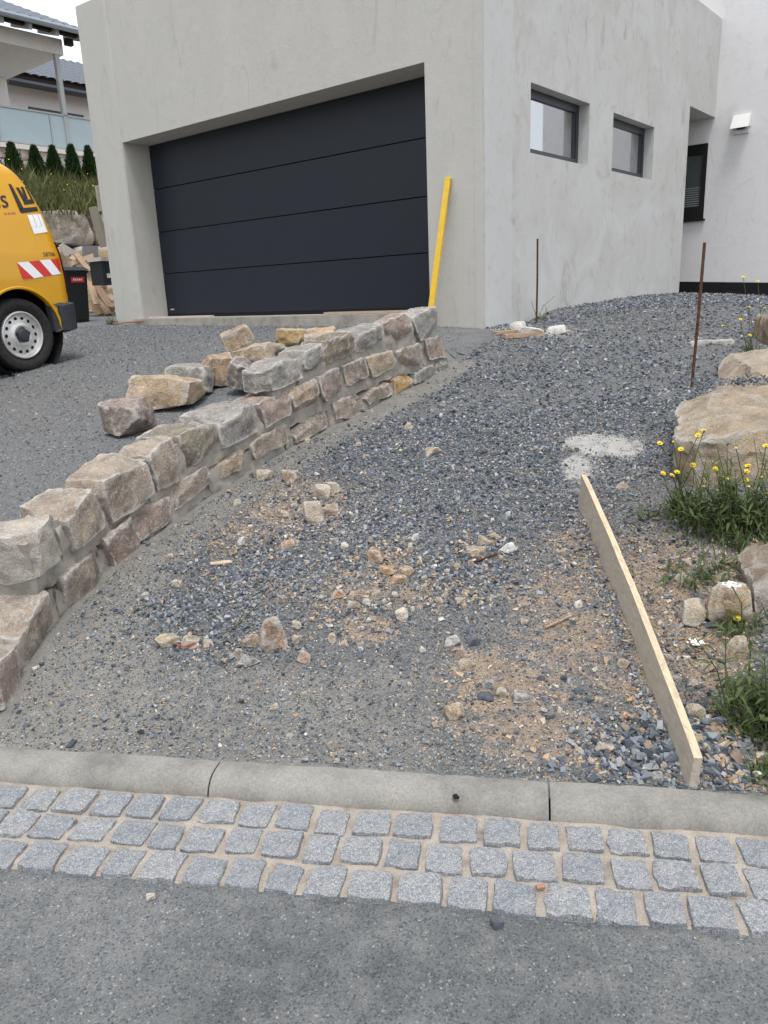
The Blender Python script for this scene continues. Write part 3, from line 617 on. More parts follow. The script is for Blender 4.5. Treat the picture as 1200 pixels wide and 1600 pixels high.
a, b, z0, z1 = -4.06, -3.80, 3.70, 3.955
mb = MB().add([B(a, WV, z0 + .08), B(b, WV, z0 + .08), B(b, WV, z1), B(a, WV, z1), B(a - .01, WV - .17, z0 + .05), B(b + .01, WV - .17, z0 + .05), B(b, WV - .06, z1), B(a, WV - .06, z1)], [(4, 5, 6, 7), (0, 4, 7, 3), (5, 1, 2, 6), (7, 6, 2, 3)])
mb.box((a + .02, WV - .05, z0 - .02), (b - .02, WV - .001, z0 + .09), B); mb.build('vent_hood', 'white_plastic', wh)
MB().box((a + .07, WV - .09, z0 + .035), (b - .07, WV - .052, z0 + .075), B).build('vent_flap', 'plastic_dark', wh)

# ---------------------------------------------------------------- yellow van
VO = at_y(45, 570, 7.06); VO[2] = Z(VO[0], VO[1]); th = R(60)
VE = np.array([math.cos(th), math.sin(th), 0]); VN = np.array([math.sin(th), -math.cos(th), 0])      # to the rear / out of the near side
def VP(x, y, z): return VO + VE * x + VN * y + np.array([0, 0, z])
van = empty('parked_van', VP(-1.3, -.8, 0), 'yellow delivery van with red and white stripes parked on the driveway', 'van')
def xr(z): return float(np.interp(z, [.2, .45, .75, 1.0, 1.2, 1.4, 1.55, 1.66, 1.74, 1.80, 1.83], [.55, .55, .545, .525, .49, .44, .385, .32, .25, .16, .05]))
def xf(z): return float(np.interp(z, [.2, .5, .85, 1.0, 1.15, 1.5, 1.75, 1.83], [-3.55, -3.62, -3.50, -3.20, -2.75, -2.25, -1.85, -1.5]))
def yw(z): return float(np.interp(z, [.2, .4, .8, 1.0, 1.3, 1.55, 1.7, 1.77, 1.81, 1.83], [-.03, .015, .03, .022, -.02, -.075, -.12, -.17, -.24, -.34]))
VW = 1.62; zl = list(np.linspace(.22, 1.0, 27)) + list(np.linspace(1.03, 1.70, 20)) + [1.74, 1.77, 1.79, 1.81, 1.82, 1.83]; NXV = 110; WC = .325; WR = .395; WF = -2.68
V = []; rows = []
for side in (1, -1):
    for z in (zl if side == 1 else zl[::-1]):
        row = []
        for i in range(NXV + 1):
            t = i / NXV; x = xf(z) + (xr(z) - xf(z)) * (1 - (1 - t) ** 1.25); y = yw(z) if side == 1 else -VW - yw(z)
            rr = math.hypot(x - 0, z - WC), math.hypot(x - WF, z - WC)
            row.append(len(V)); xx, z2 = x, z
            for wc in (0, WF):
                d = math.hypot(x - wc, z - WC)
                if abs(d - WR) < .03 and z > .22: xx, z2 = wc + (x - wc) * WR / d, WC + (z - WC) * WR / d
            endr = max(0., (x - xr(z) + .10)) / .10; y = y - math.copysign(.05 * endr ** 2, 1 if side == 1 else -1)
            V.append((xx, y, z2))
        rows.append(row)
Fc = []; mi = []
for j in range(len(rows) - 1):
    for i in range(NXV):
        f = (rows[j][i], rows[j][i + 1], rows[j + 1][i + 1], rows[j + 1][i]); c = np.mean([V[k] for k in f], 0)
        if c[2] < 1. and (math.hypot(c[0], c[2] - WC) < WR - .004 or math.hypot(c[0] - WF, c[2] - WC) < WR - .004): continue
        if c[0] > .28 and c[2] < .40: continue
        Fc.append(f); gl = 1.08 < c[2] < 1.55 and ((-2.45 < c[0] < -1.35 and c[0] > xf(c[2]) + .18) ) and abs(c[1] + VW / 2) > .5
        mi.append(1 if gl else 0)
n = len(zl)
for j in range(n - 1):
    if zl[j] > .4: Fc.append((rows[j][NXV], rows[2 * n - 1 - j][NXV], rows[2 * n - 2 - j][NXV], rows[j + 1][NXV])); mi.append(0)
    zc = zl[j]; Fc.append((rows[2 * n - 1 - j][0], rows[j][0], rows[j + 1][0], rows[2 * n - 2 - j][0])); mi.append(1 if 1.02 < zc < 1.7 else 0)
body = mesh_obj('body', [VP(*p) for p in V], Fc, ['van_paint', 'window_glass'], van, smooth=35); body.data.polygons.foreach_set('material_index', mi)
MB().box((-3.3, -VW + .06, .20), (.42, -.08, .30), VP).build('underbody', 'rubber_black', van)
for wc in (0, WF):
    mb = MB(); mb.lathe([(WR - .005, .03), (WR - .005, -.30), (.02, -.30)], lambda a, y, b: VP(wc + a, y, WC + b), 40); mb.build('wheel_housing', 'rubber_black', van)
    mb = MB(); mb.lathe([(WR + .02, .020), (WR + .004, .034), (WR - .010, .032), (WR - .012, -.02)], lambda a, y, b: VP(wc + a, y, WC + b), 48, 0, (R(4), R(185))); mb.build('arch_lip', 'van_paint', van, smooth=40)
def wheel(wx, wy, sgn, name='wheel'):
    fr = lambda a, y, b: VP(wx + a, wy + y * sgn, .315 + b)
    tp = [(.205, -.02), (.235, .01), (.275, .022), (.302, .012), (.315, -.012), (.318, -.06), (.318, -.14), (.312, -.185), (.27, -.2), (.2, -.19)]
    wobj = empty_part('wheel', VP(wx, wy, .315), van)
    MB().lathe(tp, fr, 48).build('tyre', 'tyre', wobj, smooth=40)
    mb = MB(); rp = [(.208, -.022), (.205, .002), (.196, .006), (.190, -.006), (.183, -.030), (.168, -.036), (.158, -.030), (.128, -.024), (.115, -.020), (.098, -.004), (.085, .0), (.060, -.012), (.0, -.012)]
    mb.lathe(rp, fr, 48); mb.build('rim', 'rim_steel', wobj, smooth=30)
    for k in range(14):
        a = 2 * math.pi * k / 14; ca, sa = math.cos(a), math.sin(a); h = MB()
        pts = [fr(ca * .147 + math.cos(q) * .0145 * ca * 1.0 - math.sin(q) * .017 * sa, -.0245, sa * .147 + math.cos(q) * .0145 * sa + math.sin(q) * .017 * ca) for q in np.linspace(0, 2 * math.pi, 9)[:-1]]
        h.add(pts, [tuple(range(8))]); h.build('vent_hole', 'rubber_black', wobj)
    mb = MB(); hp = [(.062, -.014), (.060, .012), (.045, .026), (.0, .028)]; mb.lathe(hp, fr, 10)
    for k in range(5):
        a = 2 * math.pi * k / 5 + .3; mb.lathe([(.017, -.012), (.015, .014), (.0, .016)], lambda p, y, q: fr(.056 * math.cos(a) + p, y, .056 * math.sin(a) + q), 8)
    mb.build('hub_cap', 'plastic_dark', wobj, smooth=40)
def empty_part(name, base, parent):
    o = bpy.data.objects.new(name, None); po = np.array(parent['_o']); o.location = np.asarray(base) - po; o.parent = parent; C.objects.link(o); o['_o'] = tuple(float(q) for q in base); o.empty_display_size = .05; return o
for wc in (0, WF): wheel(wc, -.01, 1); wheel(wc, -VW + .01, -1)
mb = MB()   # rear bumper wrapping round the corner
pr = [(.37, -.01, .36, .57), (.39, .045, .34, .55), (.50, .05, .33, .565), (.58, .01, .34, .575), (.61, -.10, .35, .58), (.62, -.5, .35, .58), (.62, -1.1, .35, .58), (.61, -VW + .10, .35, .58), (.58, -VW - .01, .34, .575), (.39, -VW - .045, .33, .56)]
V = []; Fc = []
for x, y, z0, z1 in pr: V += [VP(x, y, z0), VP(x, y, z1), VP(x * .8, y * .97 - .03, z1 + .02), VP(x * .85, y * .97 - .03, z0 - .02)]
for i in range(len(pr) - 1):
    for k in range(4): Fc.append((i * 4 + k, i * 4 + (k + 1) % 4, (i + 1) * 4 + (k + 1) % 4, (i + 1) * 4 + k))
Fc.append((0, 1, 2, 3)); mb.add(V, Fc); mb.build('bumper', 'plastic_dark', van, smooth=30)
def on_side(px, py):
    d = ray(px, py); y = .0
    for _ in range(8):
        k = ((VO - O3) @ VN + y) / (d @ VN); p = O3 + d * k - VO; x, z = p @ VE, p[2]; y = yw(z) + .004
    return x, z
def deco(name, quads, mat, lift=.004):
    mb = MB()
    for q in quads:
        P4 = [on_side(*p) for p in q]; n4 = 6; V = []; Fc = []
        for a in range(n4 + 1):
            for b in range(n4 + 1):
                s, t = a / n4, b / n4; xz = (np.array(P4[0]) * (1 - s) + np.array(P4[1]) * s) * (1 - t) + (np.array(P4[3]) * (1 - s) + np.array(P4[2]) * s) * t
                endr = max(0., (xz[0] - xr(xz[1]) + .10)) / .10
                V.append(VP(xz[0], yw(xz[1]) + lift - .05 * endr ** 2, xz[1]))
        for a in range(n4):
            for b in range(n4): k = a * (n4 + 1) + b; Fc.append((k, k + 1, k + n4 + 2, k + n4 + 1))
        mb.add(V, Fc)
    return mb.build(name, mat, van)
S_ = 9.408
def vp(*pts): return [(x / S_, y / S_ + 280) for x, y in pts]
deco('logo', [vp((120, 65), (165, 75), (345, 420), (300, 490)), vp((300, 425), (545, 405), (570, 465), (315, 500)),
              vp((232, 120), (275, 120), (385, 300), (340, 320)), vp((302, 112), (343, 110), (412, 290), (372, 300)), vp((375, 105), (415, 100), (515, 330), (462, 300)), vp((335, 305), (505, 290), (525, 352), (360, 375))], 'logo_dark')
deco('lower_logo', [vp((400, 525), (470, 520), (545, 710), (460, 700)), vp((478, 520), (545, 515), (615, 700), (548, 705)), vp((552, 515), (605, 510), (700, 770), (620, 700)), vp((462, 700), (675, 695), (705, 775), (505, 805))], 'logo_white')
deco('stripe_white', [vp((250, 1225), (420, 1212), (640, 1430), (500, 1455)), vp((580, 1192), (735, 1178), (900, 1390), (770, 1410))], 'logo_white', .0045)
deco('stripe_red', [vp((250, 1225), (251, 1226), (500, 1455), (338, 1470)), vp((420, 1212), (580, 1192), (770, 1410), (640, 1430)), vp((735, 1178), (868, 1165), (905, 1330), (878, 1365))], 'reflect_red', .0045)
def van_text(txt, x, y, x2, y2, size, name):
    a = np.array(on_side(x, y)); b = np.array(on_side(x2, y2)); d = (b - a) / np.linalg.norm(b - a); mb = MB()
    text_mesh(txt, size, lambda p, q: VP(a[0] + d[0] * p - d[1] * q * 0, yw(a[1] + d[1] * p + q) + .005, a[1] + d[1] * p + q), mb); mb.build(name, 'logo_dark', van)
a0 = on_side(190 / S_, 280 + 395 / S_); h0 = on_side(60 / S_, 280 + 250 / S_)
van_text('ss', -88 / S_, 280 + 440 / S_, 175 / S_, 280 + 400 / S_, .215, 'lettering')
van_text('58786', 640 / S_, 280 + 1138 / S_, 768 / S_, 280 + 1130 / S_, .052, 'number')
deco('small_text', [vp((60, 492), (88, 490), (100, 518), (72, 520)), vp((108, 488), (150, 486), (160, 514), (118, 517)), vp((165, 486), (222, 482), (232, 508), (172, 512))], 'hose_orange', .003)
mb = MB(); V = []
zr = np.linspace(.66, 1.12, 12)
for z in zr: V += [VP(xr(z) - .052, yw(z) - .014, z), VP(xr(z) + .014, yw(z) - .05, z), VP(xr(z) + .012, yw(z) - .16, z)]
mb.add(V, [(i * 3 + k, i * 3 + k + 1, i * 3 + k + 4, i * 3 + k + 3) for i in range(11) for k in range(2)]); mb.build('tail_light', 'tail_red', van, smooth=40)

# ---------------------------------------------------------------- neighbour's terraces, wall, slope, hedge plants and houses at the back left
NS = (9.0, 20.0)
# retained ground: one sheet rising from the boulder wall to the terrace
us_ = np.linspace(-16.0, -40, 60); vs_ = np.linspace(-4, 40, 60)
def z_slope(u, v): return np.interp(-u, [15.7, 18.8, 20.6, 21.2, 45], [3.32, 4.36, 4.55, 4.62, 4.9]) + .10 * fbm2(u, v, .7, 3)
Ug, Vg = np.meshgrid(us_, vs_, indexing='ij'); Zs = z_slope(Ug, Vg); V = [B(a, b, c) for a, b, c in zip(Ug.ravel(), Vg.ravel(), Zs.ravel())]
Fc = [(i * 60 + j, i * 60 + j + 1, (i + 1) * 60 + j + 1, (i + 1) * 60 + j) for i in range(59) for j in range(59)]
struct(mesh_obj('hillside', V, Fc, 'soil', base=B(-16, 10, 3.3), smooth=180))
rs = np.random.RandomState(9); V = []; Fc = []
for k in range(14000):
    u_ = rs.uniform(-15.6, -19.2); v_ = rs.uniform(4, 15); z_ = float(z_slope(np.array(u_), np.array(v_))); h = rs.uniform(.12, .38) * (1 if rs.rand() < .85 else 1.5); a = rs.uniform(0, 6.28); l = rs.uniform(-.5, .5, 2) * h
    p = B(u_, v_, z_ - .02); wv = np.array([math.cos(a), math.sin(a), 0]) * rs.uniform(.012, .028); q = p + np.array([l[0], l[1], h]); m_ = p + np.array([l[0] * .35, l[1] * .35, h * .6]); b = len(V)
    V += [p - wv, p + wv, m_ + wv * .8, q, m_ - wv * .8]; Fc += [(b, b + 1, b + 2, b + 4), (b + 4, b + 2, b + 3)]
gr = mesh_obj('bank_grass', V, Fc, ['bank_leaf'], base=B(-17, 10, 3.6)); tag(gr, 'olive green rough grass covering the bank above the boulder wall', 'grass', kind='stuff')
V = []; Fc = []
for k in range(90):
    u_ = rs.uniform(-15.7, -18.9); v_ = rs.uniform(5, 14); z_ = float(z_slope(np.array(u_), np.array(v_))) + rs.uniform(.25, .42); p = B(u_, v_, z_); r_ = rs.uniform(.012, .022); b = len(V)
    V += [p + np.array([math.cos(q) * r_, math.sin(q) * r_, 0.01 * math.sin(2 * q)]) for q in np.linspace(0, 6.28, 7)[:-1]] + [p + np.array([0, 0, r_ * .6])]; Fc += [(b + i, b + (i + 1) % 6, b + 6) for i in range(6)]
tag(mesh_obj('bank_flowers', V, Fc, 'petal_yellow', base=B(-17, 10, 3.9)), 'tiny yellow wildflowers dotted through the rough grass on the bank', 'flowers', kind='stuff')
bw = empty('boulder_wall', B(-15.5, 9, 1.3), 'rough retaining wall of large sandy boulders below the grassy bank', 'wall')
rs = np.random.RandomState(21)
for r_i, (za, zb, off) in enumerate(((1.15, 1.9, .0), (1.9, 2.66, .4), (2.66, 3.36, .15))):
    v_ = 3.0 + off
    while v_ < 15.5:
        L_ = rs.uniform(.8, 1.5); a = -15.35 - .12 * r_i + rs.uniform(-.06, .06)
        if r_i == 2 and 8.4 < v_ + L_ / 2 < 9.3: pass
        c = [B(a, v_, za), B(a, v_ + L_, za), B(a - .6, v_ + L_, za), B(a - .6, v_, za), B(a - .06, v_ + .05, zb), B(a - .06, v_ + L_ - .05, zb + rs.uniform(-.08, .05)), B(a - .6, v_ + L_, zb), B(a - .6, v_, zb)]
        V, Fc = rock(c, (9, 6, 7), .3, 9, .05, 3.2, 1200 + int(v_ * 10) + r_i * 300, (.75, .94)); o = mesh_obj('boulder', V, Fc, 'boulder_stone', bw, smooth=45); o.color = (*[(.42, .32, .20), (.36, .29, .21), (.30, .255, .205), (.46, .35, .21)][rs.randint(4)], 1)
        v_ += L_ + .04
MB().box((-16.25, 2.5, 1.0), (-16.02, 16, 3.2), B).build('earth_backing', 'soil', bw)
# terrace wall under the balcony
tw = empty('terrace_wall', B(-21, 11, 4.6), 'pale stone facing below the frosted glass balcony', 'wall')
rs = np.random.RandomState(31)
for r_i in range(3):
    v_ = 7.0 + .2 * r_i
    while v_ < 15.5:
        L_ = rs.uniform(.35, .75); za = 4.45 + r_i * .37; c = [B(-20.98, v_, za), B(-20.98, v_ + L_, za), B(-21.2, v_ + L_, za), B(-21.2, v_, za), B(-20.98, v_, za + .35), B(-20.98, v_ + L_, za + .35), B(-21.2, v_ + L_, za + .35), B(-21.2, v_, za + .35)]
        V, Fc = rock(c, (5, 3, 4), .12, 4, .02, 5, 1500 + int(v_ * 20) + r_i * 111); o = mesh_obj('facing_stone', V, Fc, 'limestone', tw, smooth=45); o.color = (*[(.36, .33, .29), (.30, .28, .26), (.40, .35, .29)][rs.randint(3)], 1); v_ += L_ + .02
MB().box((-21.3, 7, 4.3), (-21.05, 16, 5.52), B).build('core', 'mortar', tw)
# house with the balcony
nh = empty('balcony_house', B(-23, 10, 4.6), 'cream house with dark tiled roof and a frosted glass balcony', 'building')
VEND = 12.86
MB().box((-24.6, -2, 4.7), (-24.0, VEND - .1, 8.0), B).build('wall', 'plaster_cream', nh)
MB().box((-30, -2, 4.7), (-24.6, VEND - .4, 7.9), B).build('house_body', 'plaster_cream', nh)
MB().box((-24.6, -2, 7.92), (-20.98, VEND, 8.30), B).build('balcony_ceiling', 'plaster_cream', nh)
MB().box((-24.2, -2, 5.45), (-20.92, 15.0, 5.56), B).build('balcony_slab', 'plaster_cream', nh)
MB().box((-21.12, 12.62, 5.56), (-21.0, 12.74, 7.92), B).build('balcony_post', 'post_grey', nh)
rail = MB().box((-21.06, -1, 6.42), (-21.0, 14.8, 6.46), B).box((-21.06, -1, 5.60), (-21.0, 14.8, 5.64), B).build('balustrade', 'post_grey', nh)
v_ = -.6
while v_ < 14.5:
    MB().box((-21.045, v_ + .02, 5.645), (-21.03, v_ + 1.40, 6.415), B).build('glass_panel', 'glass_frost', rail)
    MB().box((-21.07, v_ - .02, 5.56), (-21.01, v_ + .015, 6.41), B).build('baluster', 'post_grey', rail); v_ += 1.425
def tiled_roof(name, e_u, e_z, r_u, r_z, v0, v1, parent, step=.30, hip=0.):
    nv = int((v1 - v0) / .06); nu = 14 * 3; V = []; Fc = []
    for j in range(nu + 1):
        t = j / nu; row = int(j // 3); saw = (j % 3) / 3
        for i in range(nv + 1):
            v_ = v0 + (v1 - v0 - hip * t) * i / nv + hip * t * 0; wv = .022 * math.cos(2 * math.pi * v_ / step)
            V.append(B(e_u + (r_u - e_u) * t, v_, e_z + (r_z - e_z) * t + .035 * (1 - saw) + wv))
    for j in range(nu):
        for i in range(nv): k = j * (nv + 1) + i; Fc.append((k, k + 1, k + nv + 2, k + nv + 1))
    return mesh_obj(name, V, Fc, 'roof_tile', parent, smooth=40)
rf = tiled_roof('roof', -20.35, 8.42, -26.5, 10.9, -2, 13.35, nh)
MB().box((-20.75, -2, 8.32), (-20.6, 13.3, 8.42), B).build('fascia', 'soffit_wood', rf)
mb = MB().tube([B(-20.3, -2, 8.37), B(-20.3, 13.4, 8.37)], .075, 8); mb.build('gutter', 'metal_zinc', rf)
v_ = .2
while v_ < 13.3:
    MB().bar(B(-20.45, v_, 8.26), B(-21.3, v_, 8.50), .10, .14).build('rafter', 'soffit_wood' if v_ < 0 else 'post_grey', rf); v_ += .72
mb = MB().add([B(-20.4, -2, 8.34), B(-20.4, 13.3, 8.34), B(-26.5, 13.3, 10.8), B(-26.5, -2, 10.8)], [(3, 2, 1, 0)]); mb.build('soffit', 'soffit_wood', rf)
MB().box((-20.9, VEND + .002, 8.14), (-20.75, VEND + .2, 8.3), B).build('purlin_end', 'soffit_wood', rf)
# second house further back
h2 = empty('far_house', B(-29, 18, 4.8), 'white house with grey tiled roof seen between balcony and garage', 'building')
mb = MB(); mb.box((-34, 13.0, 4.8), (-27.5, 25, 8.9), B); mb.build('wall', 'plaster_white', h2)
r2 = tiled_roof('roof', -26.9, 8.93, -29.9, 10.5, 14.3, 25, h2)
mb = MB().tube([B(-26.85, 14.3, 8.62), B(-26.85, 25, 8.62)], .12, 8); mb.build('gutter', 'frame_dark', r2)
mb = MB().add([B(-26.9, 14.3, 8.92), B(-26.9, 25, 8.92), B(-27.5, 25, 8.75), B(-27.5, 14.3, 8.75)], [(3, 2, 1, 0)]); mb.box((-27.2, 14.3, 8.66), (-26.98, 25, 9.0), B); mb.build('soffit', 'soffit_wood', r2)
for a, b in ((15.25, 17.3), (18.2, 20.2)):
    f_ = MB().box((-27.53, a, 7.2), (-27.47, b, 8.08), B).build('window', 'frame_dark', h2); MB().box((-27.465, a + .07, 7.27), (-27.455, b - .07, 8.0), B).build('pane', 'window_glass', f_)
# small columnar conifers
for k, (px, nm) in enumerate(((25, 'leftmost conifer of the small row on the bank, above the van roof'), (60, 'second small dark conifer from the left on the bank'), (88, 'middle small dark conifer of the five on the bank'), (117, 'fourth small dark conifer from the left on the bank'), (143, 'small dark conifer on the bank half hidden by the garage edge'))):
    b0 = on_u(px, 279, -18.7); u_, v_ = b0 @ UX, b0 @ VX; z_ = float(z_slope(np.array(u_), np.array(v_))) - .03; top = on_u(px - 6, [226, 231, 231, 229, 231][k], -18.7)[2]; hgt = top - z_
    t_ = empty('columnar_conifer', B(u_, v_, z_), nm, 'tree', 'small conifers on the bank'); rs = np.random.RandomState(60 + k); V = []; Fc = []
    for q in range(2600):
        t = rs.rand() ** .8; rad = .205 * (1 - t) ** .75 * (.55 + .45 * rs.rand() ** .4) * (1 + .25 * math.sin(q)); a = rs.uniform(0, 6.28); p = B(u_, v_, z_ + .04 + t * (hgt - .06)) + np.array([math.cos(a) * rad, math.sin(a) * rad, 0])
        d = np.array([math.cos(a) * .5 + rs.normal(0, .3), math.sin(a) * .5 + rs.normal(0, .3), 1.1]); d /= np.linalg.norm(d); s_ = np.cross(d, rs.normal(0, 1, 3)); s_ /= np.linalg.norm(s_); L_ = rs.uniform(.05, .10); b = len(V)
        V += [p - s_ * .014, p + s_ * .014, p + d * L_ + s_ * .008, p + d * L_ * 1.25, p + d * L_ - s_ * .008]; Fc += [(b, b + 1, b + 2, b + 4), (b + 4, b + 2, b + 3)]
    mesh_obj('crown', V, Fc, 'thuja_green', t_); MB().tube([B(u_, v_, z_ - .1), B(u_, v_, z_ + hgt * .7)], [.03, .012], 6).build('trunk', 'soil', t_)

# ---------------------------------------------------------------- bins and the heap of scrap timber behind the van
def wheelie_bin(px0, px1, pyb, pyt, U, label, full=True):
    b0 = on_u((px0 + px1) / 2, pyb, U); u_, v_ = b0 @ UX, b0 @ VX; z_ = Z(b0[0], b0[1]); wv = abs(on_u(px1, pyb, U) @ VX - on_u(px0, pyb, U) @ VX); h = on_u((px0 + px1) / 2, pyt, U)[2] - z_
    fr = lambda a, b, c: B(u_ + a, v_ + b, z_ + c); t_ = empty('wheelie_bin', fr(0, 0, 0), label, 'bin', 'wheelie bins'); W0, W1 = wv * .42, wv * .5
    mb = MB().add([fr(-.5, -W0, .05), fr(0, -W0, .05), fr(0, W0, .05), fr(-.5, W0, .05), fr(-.56, -W1, h * .88), fr(.06, -W1, h * .88), fr(.06, W1, h * .88), fr(-.56, W1, h * .88)], [(3, 2, 1, 0), (4, 5, 6, 7), (0, 1, 5, 4), (1, 2, 6, 5), (2, 3, 7, 6), (3, 0, 4, 7)]); mb.box((-.58, -W1 - .02, h * .86), (.075, W1 + .02, h * .90), fr)
    mb.box((-.46, -W0 - .0, .0), (-.02, W0, .05), fr); mb.build('body', 'bin_black', t_)
    mb = MB().add([fr(-.6, -W1 - .035, h * .905), fr(.10, -W1 - .035, h * .905), fr(.10, W1 + .035, h * .905), fr(-.6, W1 + .035, h * .905), fr(-.55, -W1 + .03, h), fr(.04, -W1 + .03, h * .965), fr(.04, W1 - .03, h * .965), fr(-.55, W1 - .03, h)], [(3, 2, 1, 0), (4, 5, 6, 7), (0, 1, 5, 4), (1, 2, 6, 5), (2, 3, 7, 6), (3, 0, 4, 7)]); mb.build('lid', 'bin_lid', t_)
    for s_ in (-1, 1): MB().lathe([(.0, -.025), (.10, -.025), (.11, 0), (.10, .025), (0, .025)], lambda a, y, b: fr(-.5 + a, s_ * (W0 + .03) + y, .10 + b), 16).build('wheel', 'rubber_black', t_)
    f1 = lambda b, c: fr(.0 + .06 * (c - .05) / (h * .88 - .05) + .004, b, c)
    if full:
        zs0 = h * .70; mb = MB().add([f1(-W1 * .35, zs0), f1(W1 * .72, zs0), f1(W1 * .72, zs0 + .085), f1(-W1 * .35, zs0 + .085)], [(0, 1, 2, 3)]); st_ = mb.build('sticker', 'sticker_red', t_)
        mb = MB()
        for k in range(5): a = -W1 * .2 + k * W1 * .155; mb.add([fr(.0 + .06 * (zs0 - .05) / (h * .88 - .05) + .012, a, zs0 + .028), fr(.0 + .06 * (zs0 - .05) / (h * .88 - .05) + .012, a + W1 * .11, zs0 + .028), fr(.0 + .06 * (zs0 - .05) / (h * .88 - .05) + .013, a + W1 * .11, zs0 + .06), fr(.0 + .06 * (zs0 - .05) / (h * .88 - .05) + .013, a, zs0 + .06)], [(0, 1, 2, 3)])
        mb.build('print', 'sticker_pale', st_)
    else:
        zs0 = h * .55; MB().add([f1(-W1 * .5, zs0), f1(W1 * .2, zs0), f1(W1 * .2, zs0 + .06), f1(-W1 * .5, zs0 + .06)], [(0, 1, 2, 3)]).build('sticker', 'petal_white', t_)
wheelie_bin(104, 142, 492, 414, -12.5, 'black wheelie bin with a red sticker standing behind the van')
a, b = on_u(163, 445, -13.3), on_u(186, 402, -13.3); bu, bv = -13.3, a @ VX; cr = MB().box((bu - .4, bv, a[2]), (bu, b @ VX, b[2] - .07), B).build('tool_box', 'bin_lid', base=B(bu - .2, bv + .2, a[2])); tag(cr, 'dark blue box on the timber heap half hidden by the garage pillar', 'box')
MB().box((bu - .43, bv - .03, b[2] - .068), (bu + .03, b @ VX + .03, b[2]), B).build('lid', 'cardboard', cr); MB().box((bu + .001, bv + .08, a[2] + .12), (bu + .006, bv + .2, a[2] + .2), B).build('sticker', 'petal_white', cr)
def plank(name, p, q, w_, t_, mat, label, cat, group=None, up=(0, 0, 1)):
    m = MB().bar(p, q, w_, t_, up); return tag(m.build(name, mat), label, cat, group)
rs = np.random.RandomState(4)
PL = [((134, 420), (176, 486), .16), ((142, 452), (170, 492), .14), ((138, 474), (160, 494), .18), ((150, 440), (178, 470), .12), ((128, 404), (166, 440), .15), ((146, 462), (182, 488), .10), ((110, 402), (150, 415), .12), ((112, 412), (146, 400), .10), ((136, 432), (152, 476), .13), ((158, 474), (180, 480), .12), ((118, 396), (140, 424), .12), ((140, 484), (178, 490), .10), ((150, 408), (164, 450), .09), ((144, 440), (176, 480), .11)]
for k, (a, b, w_) in enumerate(PL):
    U = -13.7 - .25 * rs.rand() - .05 * k % .4; p = on_u(*a, U - .35); q = on_u(*b, U)
    q[2] = max(q[2], Z(q[0], q[1]) + .03)
    plank('timber_offcut', p, q, w_, .035, 'scrap_wood', 'weathered timber offcut in the heap of scrap wood beside the black bin', 'timber', 'scrap timber heap', tuple(UX + np.array([0, 0, .5])))
mb = MB().hexa([on_u(91, 384, -14.1), on_u(100, 400, -14.1), on_u(121, 395, -14.1), on_u(98, 380, -14.1)] + [on_u(*p, -14.1) + UX * .02 for p in ((91, 384), (100, 400), (121, 395), (98, 380))]); tag(mb.build('pale_board', 'cardboard'), 'white torn board lying on the heap above the van tail light', 'board')
a = [on_u(*p, -14.3) for p in ((128, 384), (128, 406), (153, 408), (152, 384))]; mb = MB().hexa(a + [p + UX * .03 for p in a]); tag(mb.build('paving_slab', 'slate_grey'), 'smooth grey slab leaning on the boulders above the timber heap', 'slab')
a = [on_u(*p, -13.0) for p in ((148, 323), (152, 322), (172, 385), (166, 386))]; mb = MB().hexa(a + [p - UX * .2 for p in a]); tag(mb.build('formwork_sheet', 'board_pale'), 'tall pale panel leaning beside the left edge of the garage', 'panel')
a = [on_u(*p, -12.9) for p in ((150, 290), (154, 289), (160, 330), (156, 330))]; mb = MB().hexa(a + [p - UX * .04 for p in a]); tag(mb.build('formwork_board', 'board_pale'), 'thin upright board tip showing above the tall pale panel', 'board')

# ---------------------------------------------------------------- loose blocks heaped on the driveway behind the wall
LB = [  # px centre of foot, width px, height px, depth m, rot, tilt, tint, name text
 ((204, 686), 76, 58, .26, R(-30), (.05, .0), (.27, .22, .195), 'cube shaped grey brown block, nearest and leftmost of the loose stones'),
 ((264, 645), 118, 56, .30, R(-8), (.0, .03), (.44, .34, .235), 'large oblong tan block lying loose behind the nearest cube shaped stone'),
 ((300, 622), 88, 48, .28, R(-20), (.0, .0), (.27, .265, .245), 'flat topped grey block behind the large oblong tan stone'),
 ((340, 609), 52, 54, .24, R(15), (.0, .08), (.36, .25, .165), 'rusty tan block standing between the flat grey block and the tilted stone'),
 ((376, 621), 46, 46, .22, R(-35), (.15, .38), (.215, .195, .18), 'dark grey block tipped on its corner against the wall stones'),
 ((380, 566), 50, 46, .24, R(30), (.1, -.35), (.36, .28, .20), 'tan block tilted up at the back of the loose stones'),
 ((402, 580), 66, 32, .30, R(-22), (.1, -.15), (.42, .335, .245), 'pale slanted block lying beside the end of the upper course'),
 ((424, 558), 64, 20, .26, R(10), (.0, .0), (.34, .28, .22), 'low flat tan stone lying behind the pale slanted block'),
 ((452, 543), 48, 26, .26, R(-12), (.0, .05), (.52, .36, .17), 'ochre yellow block of the loose stones near the door'),
 ((497, 534), 74, 20, .30, R(-10), (.0, -.05), (.46, .345, .225), 'long flat tan stone behind the wall, farthest of the loose blocks'),
 ((505, 545), 60, 24, .26, R(5), (.0, .0), (.46, .35, .25), 'flat sandy block just behind the upper wall course')]
